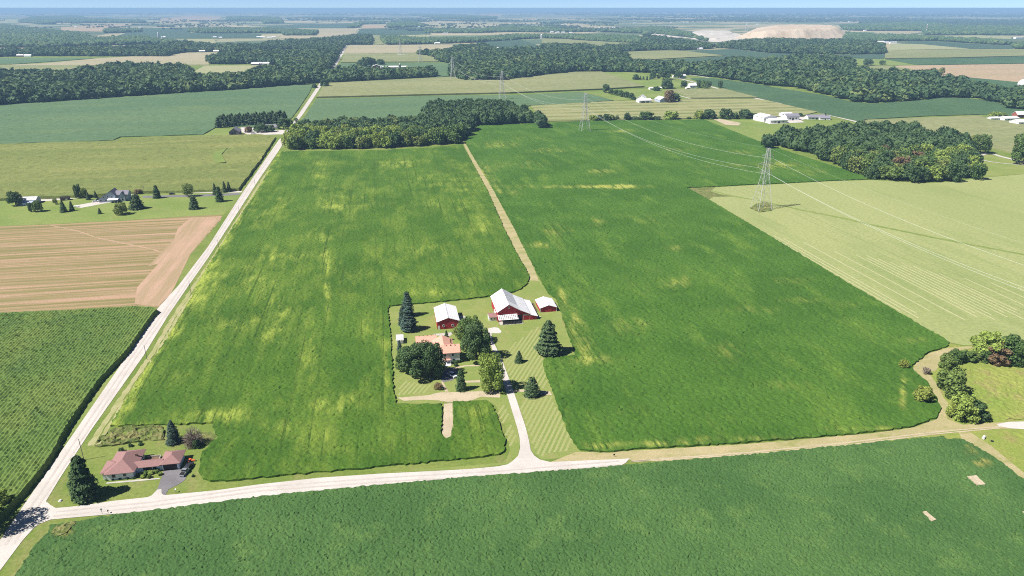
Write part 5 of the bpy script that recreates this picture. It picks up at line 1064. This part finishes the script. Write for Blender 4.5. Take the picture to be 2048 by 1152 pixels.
# scattered far-off buildings
farb = [('A0',(155,447),20,'redfar'),('A0',(215,448),22,'trim'),('A0',(430,440),22,'mauve'),('A0',(872,437),22,'trim'),('A0',(1290,298),16,'trim'),('A0',(1590,412),20,'bluemetal'),('A0',(1700,412),18,'trim'),('A0',(1845,406),26,'bluemetal'),('A0',(1980,405),24,'bluemetal'),('A0',(1690,300),18,'trim'),('A0',(1735,302),16,'trim'),
 ('A0',(25,300),24,'trim'),('A0',(765,198),30,'trim'),('A0',(595,217),22,'trim'),('A0',(1560,105),60,'trim'),('A0',(1100,220),22,'trim'),('A0',(2010,515),22,'mauve'),('A1',(20,512),22,'mauve'),('A1',(85,512),18,'trim'),('A1',(30,298),24,'trim'),('A1',(60,300),22,'trim'),('A1',(110,302),24,'trim'),('A1',(145,300),20,'trim'),('A1',(440,312),26,'trim'),('A1',(600,300),20,'trim'),
 ('A1',(620,395),16,'trim'),('A1',(1250,164),30,'trim'),('A1',(1290,217),18,'trim'),('A1',(1500,270),32,'trim'),('A1',(1435,348),24,'trim'),('A1',(1180,346),16,'trim'),('A1',(1900,388),16,'trim'),('A1',(1020,137),40,'trim'),('A1',(770,130),34,'trim'),('A1',(1240,132),30,'trim'),('A1',(1830,130),40,'trim'),
 ('A2',(330,258),22,'trim'),('A2',(375,260),24,'trim'),('A2',(420,260),22,'trim'),('A2',(480,262),18,'trim'),('A2',(410,200),24,'trim'),('A2',(440,195),18,'trim'),('A2',(815,222),22,'trim'),('A2',(700,224),14,'trim'),('A2',(960,148),60,'trim'),('A2',(1095,152),50,'trim'),('A2',(1310,108),110,'trim'),('A2',(1560,108),140,'trim'),('A2',(1850,98),180,'trim'),('A2',(1110,103),90,'trim'),('A2',(980,106),80,'trim'),
 ('A2',(1370,178),18,'trim'),('A2',(1270,180),18,'trim'),('A2',(1400,180),18,'trim'),('A2',(1495,392),22,'trim'),('A2',(1700,152),40,'trim'),('A2',(1950,195),26,'trim'),('A3',(40,92),120,'trim'),('A3',(420,82),110,'trim'),('A3',(620,118),70,'trim'),('A3',(900,82),110,'trim'),('A3',(640,82),70,'trim'),('A3',(210,124),34,'trim'),('A3',(500,152),130,'trim'),('A3',(970,146),60,'tan'),
 ('A3',(700,195),26,'trim'),('A3',(740,197),22,'trim'),('A3',(800,196),30,'trim'),('A3',(795,245),18,'trim'),('A3',(905,338),20,'trim'),('A3',(935,336),16,'trim'),('A3',(965,342),22,'trim'),('A3',(1020,344),30,'trim'),('A3',(1310,118),50,'trim'),('A3',(1600,152),36,'trim'),('A3',(1450,190),60,'trim'),('A3',(2020,186),50,'trim'),('A3',(1940,205),50,'trim'),('A3',(2010,305),44,'trim'),('A3',(990,195),22,'trim'),('A3',(1320,185),40,'trim')]
farb += [('P',(x_,y_),w_,'trim') for x_,y_,w_ in [(60,36,40),(150,33,50),(230,40,30),(300,31,60),(455,35,50),(520,40,30),(610,33,60),(690,38,30),(860,31,70),(930,36,40),(1040,30,80),(1130,27,110),(1240,33,60),(1330,26,140),(1420,36,50),(1500,31,80),(1580,28,120),(1660,35,60),(1730,30,90),(1800,37,50),(1870,28,120),(1930,33,70),(2000,27,130),(1700,44,34),(1270,47,30),(1180,44,34)]]
M['farwhite'] = pmat('far_white_building', (.85,.85,.85), .6, .04)
for i, (f, p_, w_, wl) in enumerate(farb):
    x, y = px((f, [p_]))[0]; far2 = w_ >= 28
    zone = 'left' if x < 600 else 'middle' if x < 1250 else 'right'
    dist = 'under the horizon' if y < 40 else 'beyond the first belt of woods'
    bldg(x, y, w_, max(10, w_*.4), 4.5 if not far2 else 6+w_*.02, 7.5 if not far2 else 7.5+w_*.02, f'small white roofed building {dist}, one of several on the {zone}', 'farwhite' if wl in ('trim', 'tan') else wl, 'farwhite' if wl in ('trim',) else 'metal_roof', 'x', random.uniform(-.15, .15), 'building', 'farm_building', group=f'far white buildings {dist} on the {zone}', far_=True)

# ============================================================ VEHICLES AND SMALL THINGS
def car(X, Y, rz, label, body='carwhite', kind='sedan', base=.1, s=1.0, name='parked_car'):
    o = empty(name, (X, Y, base), rz, s); tag(o, label, 'car' if kind != 'pickup' else 'pickup truck')
    Lh, Wd = 2.35, .92
    low = [(-Lh,.35),(-Lh+.1,.82),(-1.1 if kind != 'pickup' else -.9,.95),(1.0,.95),(Lh-.15,.8),(Lh,.45),(Lh-.1,.25),(-Lh+.1,.25)]
    MC().prism([(a, b2) for a, b2 in low], -Wd, Wd, 'y').build('body', body, o)
    if kind == 'pickup': cabp = [(-.5,.95),(-.4,1.6),(.75,1.6),(1.25,.95)]; MC().box(-2.2,-.7,-.75,.75,.96,.99).build('bed', 'dark', o)
    else: cabp = [(-1.75,.94),(-1.2,1.42),(.35,1.42),(1.1,.94)]
    MC().prism(cabp, -Wd+.12, Wd-.12, 'y').build('window', 'glass', o)
    MC().prism([(cabp[1][0]+.05, 1.41 if kind != 'pickup' else 1.59), (cabp[1][0]+.05, 1.47 if kind != 'pickup' else 1.65), (cabp[2][0]-.05, 1.47 if kind != 'pickup' else 1.65), (cabp[2][0]-.05, 1.41 if kind != 'pickup' else 1.59)], -Wd+.16, Wd-.16, 'y').build('roof', body, o)
    for x in (-1.45, 1.45):
        for y in (-1, 1): wh = MC().beam((x, y*(Wd-.2), .33), (x, y*(Wd+.02), .33), .33, 14).build('wheel', 'rubber', o); MC().beam((x, y*(Wd+.02), .33), (x, y*(Wd+.035), .33), .18, 10).build('rim', 'steel', wh)
    for y in (-.65, .65): MC().box(Lh-.13,Lh-.02,y-.15,y+.15,.55,.7).build('headlight', 'steel', o)
    return o
p_ = G(905.5, 752); car(p_[0]-.2, p_[1], AX-R(60), 'white car parked before the farmhouse in tree shade', s=1.12)
p_ = G(366, 952); car(p_[0], p_[1]+1.5, AX+R(75), 'silver pickup truck at the edge of the asphalt driveway', 'carsilver', 'pickup')
p_ = G(372, 940); car(p_[0]+.5, p_[1]+1.2, AX+R(78), 'black car behind the silver pickup beside the garage', 'cardark')
p_ = G(344, 389); car(p_[0], p_[1], AX, 'dark car on the asphalt drive right of the tall oval conifer', 'cardark')
p_ = G(507, 268); car(p_[0], p_[1], AX, 'white van parked by the weathered barn', 'carwhite', name='parked_van', s=1.3)
p_ = G(524, 409); car(-1000, -900, 0, 'x') if False else None
for i, (x, y) in enumerate([(203,400),(196,404)]): p_ = G(x, y); car(p_[0]-2, p_[1], AX+.3, ['dark car on the gravel beside the blue grey house', 'white car on the gravel apron left of the blue grey house'][i], ['cardark', 'carwhite'][i])
p_ = G(153, 414); o = empty('flatbed_trailer', (p_[0], p_[1], .1), AX-.3); tag(o, 'small white trailer at the end of the gravel apron', 'trailer'); MC().box(-2.4,2.0,-1,1,.6,.8).build('deck', 'trim', o); MC().beam((2,0,.6),(3.4,0,.5),.06).build('drawbar', 'steel', o)
for y in (-1.05, 1.05): MC().beam((-.4,y-.1,.35),(-.4,y+.1,.35),.35,12).build('wheel', 'rubber', o)
p_ = G(379, 924); o = empty('garden_tractor', (p_[0], p_[1], .05), AX+1.2); tag(o, 'orange garden tractor in the garage shadow', 'tractor'); MC().prism([(-.9,.4),(-.8,.9),(0,.9),(.1,1.0),(.9,.95),(1.0,.4)], -.4, .4).build('body', 'orange', o); MC().box(-.7,-.2,-.3,.3,.9,1.2).build('seat', 'dark', o)
for x, r_ in ((-.6,.42),(.7,.28)):
    for y in (-.5,.5): MC().beam((x,y-.12,r_),(x,y+.12,r_),r_,12).build('wheel', 'rubber', o)
p_ = G(377, 928); o = empty('propane_tank', (p_[0]+1, p_[1]+1.6, 0), AX); tag(o, 'orange red drum lying behind the garden tractor', 'tank'); MC().beam((-.7,0,.45),(.7,0,.45),.35,12).build('drum', 'orange', o); a = MC(); a.box(-.5,-.4,-.3,.3,0,.2); a.box(.4,.5,-.3,.3,0,.2); a.build('foot', 'steel', o)
p_ = G(1967, 877); o = empty('drain_pipe', (*p_, 0), AX+.6); tag(o, 'short white concrete pipe lying in the rough grass', 'pipe'); MC().beam((-.9,0,.45),(.9,0,.55),.5,14).build('pipe_wall', 'silo', o); MC().beam((.9,0,.55),(.93,0,.552),.4,14).build('opening_shade', 'dark', o)  # end disc is near-black colour standing for the shade inside the pipe
p_ = G(1984, 883); o = empty('tyre', (*p_, 0)); tag(o, 'black tyre lying near the white pipe', 'tyre'); MC().beam((0,0,.02),(0,0,.32),.5,14).build('tread', 'rubber', o); MC().beam((0,0,.32),(0,0,.33),.25,12).build('hub', 'dark', o)
p_ = G(121, 1003-1); o = empty('culvert_stone', (*p_, 0)); tag(o, 'pale boulder in the grass at the road corner', 'rock'); MC().beam((0,0,-.1),(0,0,.45),.75,7,.4).build('stone', 'silo', o)
def sign_post(x, y, label, hgt=2.0, flag='steel', name='road_sign'):
    p_ = G(x, y); o = empty(name, (*p_, 0), AX); tag(o, label, 'sign' if name == 'road_sign' else 'mailbox'); MC().beam((0,0,-.2),(0,0,hgt),.06).build('post', 'pole', o)
    if name == 'road_sign': MC().box(-.32,.32,-.09,-.06,hgt-.55,hgt+.1).build('sign_plate', flag, o)
    else: MC().box(-.15,.15,-.32,.32,hgt,hgt+.28).build('box', flag, o)
sign_post(205, 1029, 'small road sign seen edge on below the gravel side road', 2.3)
sign_post(352, 985, 'mailbox by the mouth of the asphalt driveway', 1.1, 'trim', 'mailbox'); sign_post(217, 1027, 'dark mailbox near the small road sign', 1.0, 'dark', 'mailbox')
sign_post(1228, 914, 'dark marker post at the end of the gravel road', 1.3, 'dark')

# ============================================================ POWER LINES
def beamset(g, pts, r):
    for a_, b2 in pts: g.beam(a_, b2, r)
def pylon(X, Y, label, Ht=48.5, rz=R(105.1)-math.pi/2, thick=1.0, rot45=R(0)):
    o = empty('lattice_pylon', (X, Y, 0), rz+rot45); tag(o, label, 'pylon', 'lattice pylons of the power line')
    lv = [0, 7, 13.5, 19.5, 25, 30, 34, 37.5, 41, 44.5, Ht]; hw = lambda z: 6.0-(6.0-2.2)*min(z, 27)/27 - (max(0, z-27)/(Ht-27))*1.25
    g_ = MC(); c = lambda k, z: Vector(((-1, 1, 1, -1)[k]*hw(z), (-1, -1, 1, 1)[k]*hw(z), z))
    for k in range(4):
        l_ = MC()
        for z0, z1 in zip(lv[:-1], lv[1:]): l_.beam(c(k, z0), c(k, z1), .18*thick)
        l_.build('leg', 'steel', o)
    for z0, z1 in zip(lv[:-1], lv[1:]):
        for k in range(4):
            a_, b2 = k, (k+1) % 4
            if z0 > 0: g_.beam(c(a_, z0), c(b2, z0), .065*thick)
            m_ = (c(a_, z1)+c(b2, z1))/2 if z0 < 25 else None
            if m_ is not None: g_.beam(c(a_, z0), m_, .07*thick); g_.beam(c(b2, z0), m_, .07*thick)
            else: g_.beam(c(a_, z0), c(b2, z1), .065*thick); g_.beam(c(b2, z0), c(a_, z1), .065*thick)
    g_.build('bracing', 'steel', o)
    ends = {}
    for i, (z, half) in enumerate([(29.5, 5.6), (36, 7.2), (42.5, 5.2)]):
        ar = MC()
        for sg in (-1, 1):
            t = Vector((sg*half, 0, z+.5)); w_ = hw(z)
            for yy in (-w_, w_): ar.beam((sg*w_, yy, z), t, .12*thick); 
            ar.beam((sg*w_, 0, z+1.6), t, .1*thick); ends[(i, sg)] = t
        ar.beam((-half, 0, z+.5), (half, 0, z+.5), .1*thick); ao = ar.build('crossarm', 'steel', o)
        sg = {0: 1, 1: -1, 2: 1}[i]; t = ends[(i, sg)]
        MC().beam(t, t-Vector((0, 0, 3.0)), .13*thick, 6).build('insulator', 'insul', ao)
    Mx = Matrix.Rotation(rz+rot45, 3, 'Z'); cl = [Mx@(ends[(i, s_)]-Vector((0, 0, 3.0)))+Vector((X, Y, 0)) for i, s_ in ((0, 1), (1, -1), (2, 1))]
    top = Vector((X, Y, Ht)); return cl+[top]
base_ = G(1522, 417); nx = G(1169, 262)
pw = [pylon(base_[0], base_[1], 'tall lattice pylon standing in the hay field on the right')]
pw.append(pylon(nx[0], nx[1], 'lattice pylon at the north edge of the eastern bean field', thick=1.15))
pw.append(pylon(*G(1004, 199), 'lattice pylon rising behind the yellowing wood', thick=1.3)); pw.append(pylon(*G(906, 158.5), 'lattice pylon in front of the great dark wood', thick=1.5))
pw.append(pylon(*G(841, 126), 'lattice pylon beside the grey corn field', thick=1.7)); pw.append(pylon(*G(801, 110.5), 'farthest lattice pylon behind the dairy barns', thick=1.9))
p0 = Vector((*base_, 0))*2-Vector((*nx, 0)); sh = p0-Vector((*base_, 0))
pw0 = [q+sh for q in pw[0]]
def wire(a_, b2, sag, r, label):
    g_ = MC(); n = 26; P_ = [a_.lerp(b2, i/n)-Vector((0, 0, sag*4*(i/n)*(1-i/n))) for i in range(n+1)]
    for q, s_ in zip(P_[:-1], P_[1:]): g_.beam(q, s_, r, 4)
    o = g_.build('power_wire', 'wire', None); tag(o, label, 'power line', 'wires of the power line')
names = ['upper right', 'middle left', 'lower', 'earth']
nm = {0: 'lower', 1: 'middle left', 2: 'upper right', 3: 'thin topmost'}
for i in range(4): wire(pw0[i], pw[0][i], 13 if i < 3 else 9, .05 if i < 3 else .018, f'{nm[i]} wire running from the hay field pylon to the lower right')
for s_, lb in ((0, 'between the hay field pylon and the second pylon'), (1, 'between the second pylon and the one behind the wood'), (2, 'from the pylon behind the wood toward the next')):
    for i in range(4 if s_ == 0 else 3): wire(pw[s_][i], pw[s_+1][i], 12 if i < 3 else 8, (.05 if i < 3 else .018)*(1+.25*s_), f'{nm[i]} wire {lb}')
sheet('weedy_corner', gp('W0', []) if False else gp('P', [(1500,417),(1512,408),(1530,404),(1545,410),(1543,422),(1518,425)]), M['weeds'], h=.3, base=.09, step=1.2, amp=.25, rag=.4)
def pole(x, yb, yt, label, arm=1.1, group='utility poles along the long road', r=.14):
    X, Y = G(x, yb); h = topz(Y, yt); o = empty('utility_pole', (X, Y, 0), AX); tag(o, label, 'utility pole', group)
    MC().beam((0,0,-.3),(0,0,h),r,8,r*.7).build('post', 'pole', o)
    if arm: a_ = MC().beam((-arm,-.12,h-.5),(arm,-.12,h-.5),.07).build('crossarm', 'pole', o); [MC().beam((s_*arm*.9,-.12,h-.45),(s_*arm*.9,-.12,h-.2),.05,6).build('insulator', 'insul', a_) for s_ in (-1,1)]
    return Vector((X, Y, h-.2))
pl = [pole(168,920,878,'wooden pole at the ranch house corner',0),pole(294,719,690,'wooden pole beside the corn and the yellow bean edge',.0),pole(382,587,562,'wooden pole beside the stubble field',0)]
for x, yb, yt, lb in [(438,498,480,'wooden pole right of the stubble field corner'),(479,430,413,'wooden pole near the lane junction'),(510,370,357,'wooden pole across from the olive corn field'),(289,386,371,'wooden pole behind the big dark evergreen'),
    (1506,199,188,'thin pole at the corner of the tan corn field'),(1531,200,189,'thin pole beside the slanting road'),(1728,244,232,'thin pole left of the round wood'),(1384,198,190,'thin pole by the white post'),(465,380,368,'pole at the mouth of the lane')]:
    pole(x, yb, yt, lb, 0, None)
# red and white mast, quarry head tower
X, Y = G(1852, 65.5); h = topz(Y, 48); o = empty('radio_mast', (X, Y, 0)); tag(o, 'red and white mast rising from the distant wood', 'mast')
for k in range(7): MC().beam((0,0,h*k/7),(0,0,h*(k+1)/7),2.0,6).build('mast_section', 'redfar' if k % 2 else 'trim', o)
X, Y = G(1492, 66); h = topz(Y, 44); o = empty('quarry_tower', (X, Y, 0)); tag(o, 'slim pale tower standing left of the quarry mound', 'tower')
a = MC(); [a.beam((sx*9,sy*9,0),(sx*2,sy*2,h),.9) for sx in (-1,1) for sy in (-1,1)]; a.build('frame', 'steel', o); MC().box(-3,3,-3,3,h*.55,h*.62).build('platform', 'steel', o)
# farm track roads in the middle distance
ribbon('road', gp('E1', [(920,170),(1100,190),(1320,245),(1480,290),(1660,335),(2048,440)],'E0', [(560,0),(1060,110),(1250,160),(1700,270)]), [6,6,6,7,7,7,7,7,7,7], M['gravel'], .35)
ribbon('road', gp('E1', [(1100,120),(1250,140),(1400,160),(1480,175),(1330,190),(1180,180)]), 6, M['gravel'], .36)
ribbon('road', gp('E3', [(530,985),(650,950),(760,960),(900,1005),(1312,1105),(1500,1150)]), 5, M['gravel'], .3)
ribbon('lane', gp('E3', [(480,1045),(700,1095),(1000,1135),(1312,1152)]), 2.5, M['gravel'], .3)
sheet('farm_yard', gp('E0', [(80,225),(300,300),(330,300),(860,275),(800,240),(1000,200),(980,185),(800,190),(400,190),(180,200)]), M['gravel'], base=.25)
sheet('bare_patch', gp('A2', [(1600,940),(1640,935),(1820,970),(1800,990),(1700,985)]), M['dirt'], base=.26)
sheet('farm_yard', gp('E1', [(540,500),(620,530),(900,520),(1040,490),(1040,480),(560,470)]), M['dirt'], base=.3)
ribbon('lane', gp('E1', [(880,490),(1040,488),(1200,478),(1250,465),(1080,420)]), 4, M['gravel'], .32)
sheet('farm_yard', gp('A1', [(930,535),(1200,530),(1190,548),(950,545)]), M['dirt'], base=1.3)

# ============================================================ QUARRY
def hill(name, base_px, zs, mat, label=None, step=22, plate=.5, seed=3):
    poly = gp(*base_px); A = np.array(poly); gx, gy = np.meshgrid(np.arange(A[:,0].min(), A[:,0].max(), step), np.arange(A[:,1].min(), A[:,1].max(), step*1.5))
    B = []
    for i, a_ in enumerate(poly):
        b2 = poly[(i+1) % len(poly)]; n = max(1, int(math.dist(a_, b2)/step)); B += [(a_[0]+(b2[0]-a_[0])*k/n, a_[1]+(b2[1]-a_[1])*k/n) for k in range(n)]
    Q = np.stack([gx.ravel(), gy.ravel()], 1)+rng.uniform(-4, 4, (gx.size, 2)); Q = Q[inside(Q, poly)]; Q = Q[edge_dist(Q, poly) > step*.4]
    V, _, Fc, *_ = delaunay_2d_cdt([Vector(p) for p in B+[tuple(q) for q in Q]], [], [list(range(len(B)))], 1, 1e-4)
    V = np.array([(v.x, v.y) for v in V]); d = edge_dist(V, poly); L_ = zs*1.7
    t = np.clip(d/L_, 0, 1); z = zs*np.minimum(t*1.15, 1); z = z*(1+.05*np.sin(V[:,0]*.01))
    z = np.where(t >= 1, z+3*np.sin(V[:,0]*.008), z)+rng.uniform(-1.6, 1.6, len(V))*(t > .02)
    x, _y = PX(V[:,0], V[:,1]); k = np.clip((1545-x)/60, 0, 1); z = z*(1-.38*k)
    k2 = np.clip((x-1640)/60, 0, 1); z = z*(1-.1*k2)
    o = link(name, mesh_np(name, np.column_stack([V, z+.2]), np.array([list(f) for f in Fc]), M[mat])); tag(o, label, None, None, 'structure')
hill('quarry_hill', ('B4', [(620,392),(1000,402),(1500,400),(1975,385),(1985,360),(1880,325),(1400,312),(1000,315),(760,345)]), 46, 'spoil')
hill('quarry_hill', ('B4', [(90,345),(300,352),(560,352),(640,338),(600,315),(300,308),(120,322)]), 14, 'spoilpale', step=18)
sheet('quarry_ground', gp('B4', [(-260,350),(-60,338),(60,330),(640,328),(700,345),(800,395),(820,425),(500,438),(300,435),(120,395)]), M['spoilpale'], base=1.2)
sheet('quarry_ground', gp('B3', [(1640,350),(1720,330),(2048,320),(2048,380),(1900,390)]), M['spoilpale'], base=1.5)
hill('quarry_hill', ('B4', [(130,402),(450,410),(480,395),(300,378),(150,385)]), 8, 'spoilpale', step=14)

# ============================================================ AIR
hz = bpy.data.materials.new('haze_air'); hz.use_nodes = True; t_ = hz.node_tree; t_.nodes.clear()
pv = t_.nodes.new("ShaderNodeVolumePrincipled"); pv.inputs['Color'].default_value = (.42, .69, 1, 1); pv.inputs['Density'].default_value = 9e-5; pv.inputs['Anisotropy'].default_value = 0.0
om = t_.nodes.new("ShaderNodeOutputMaterial"); t_.links.new(pv.outputs[0], om.inputs[1])
g_ = MC().box(-GX-500, GX+500, -3500, GX+500, -1.5, 152)
o = g_.build('haze', hz, None); o['kind'] = 'stuff'; o['label'] = 'thin blue haze over the far farmland'
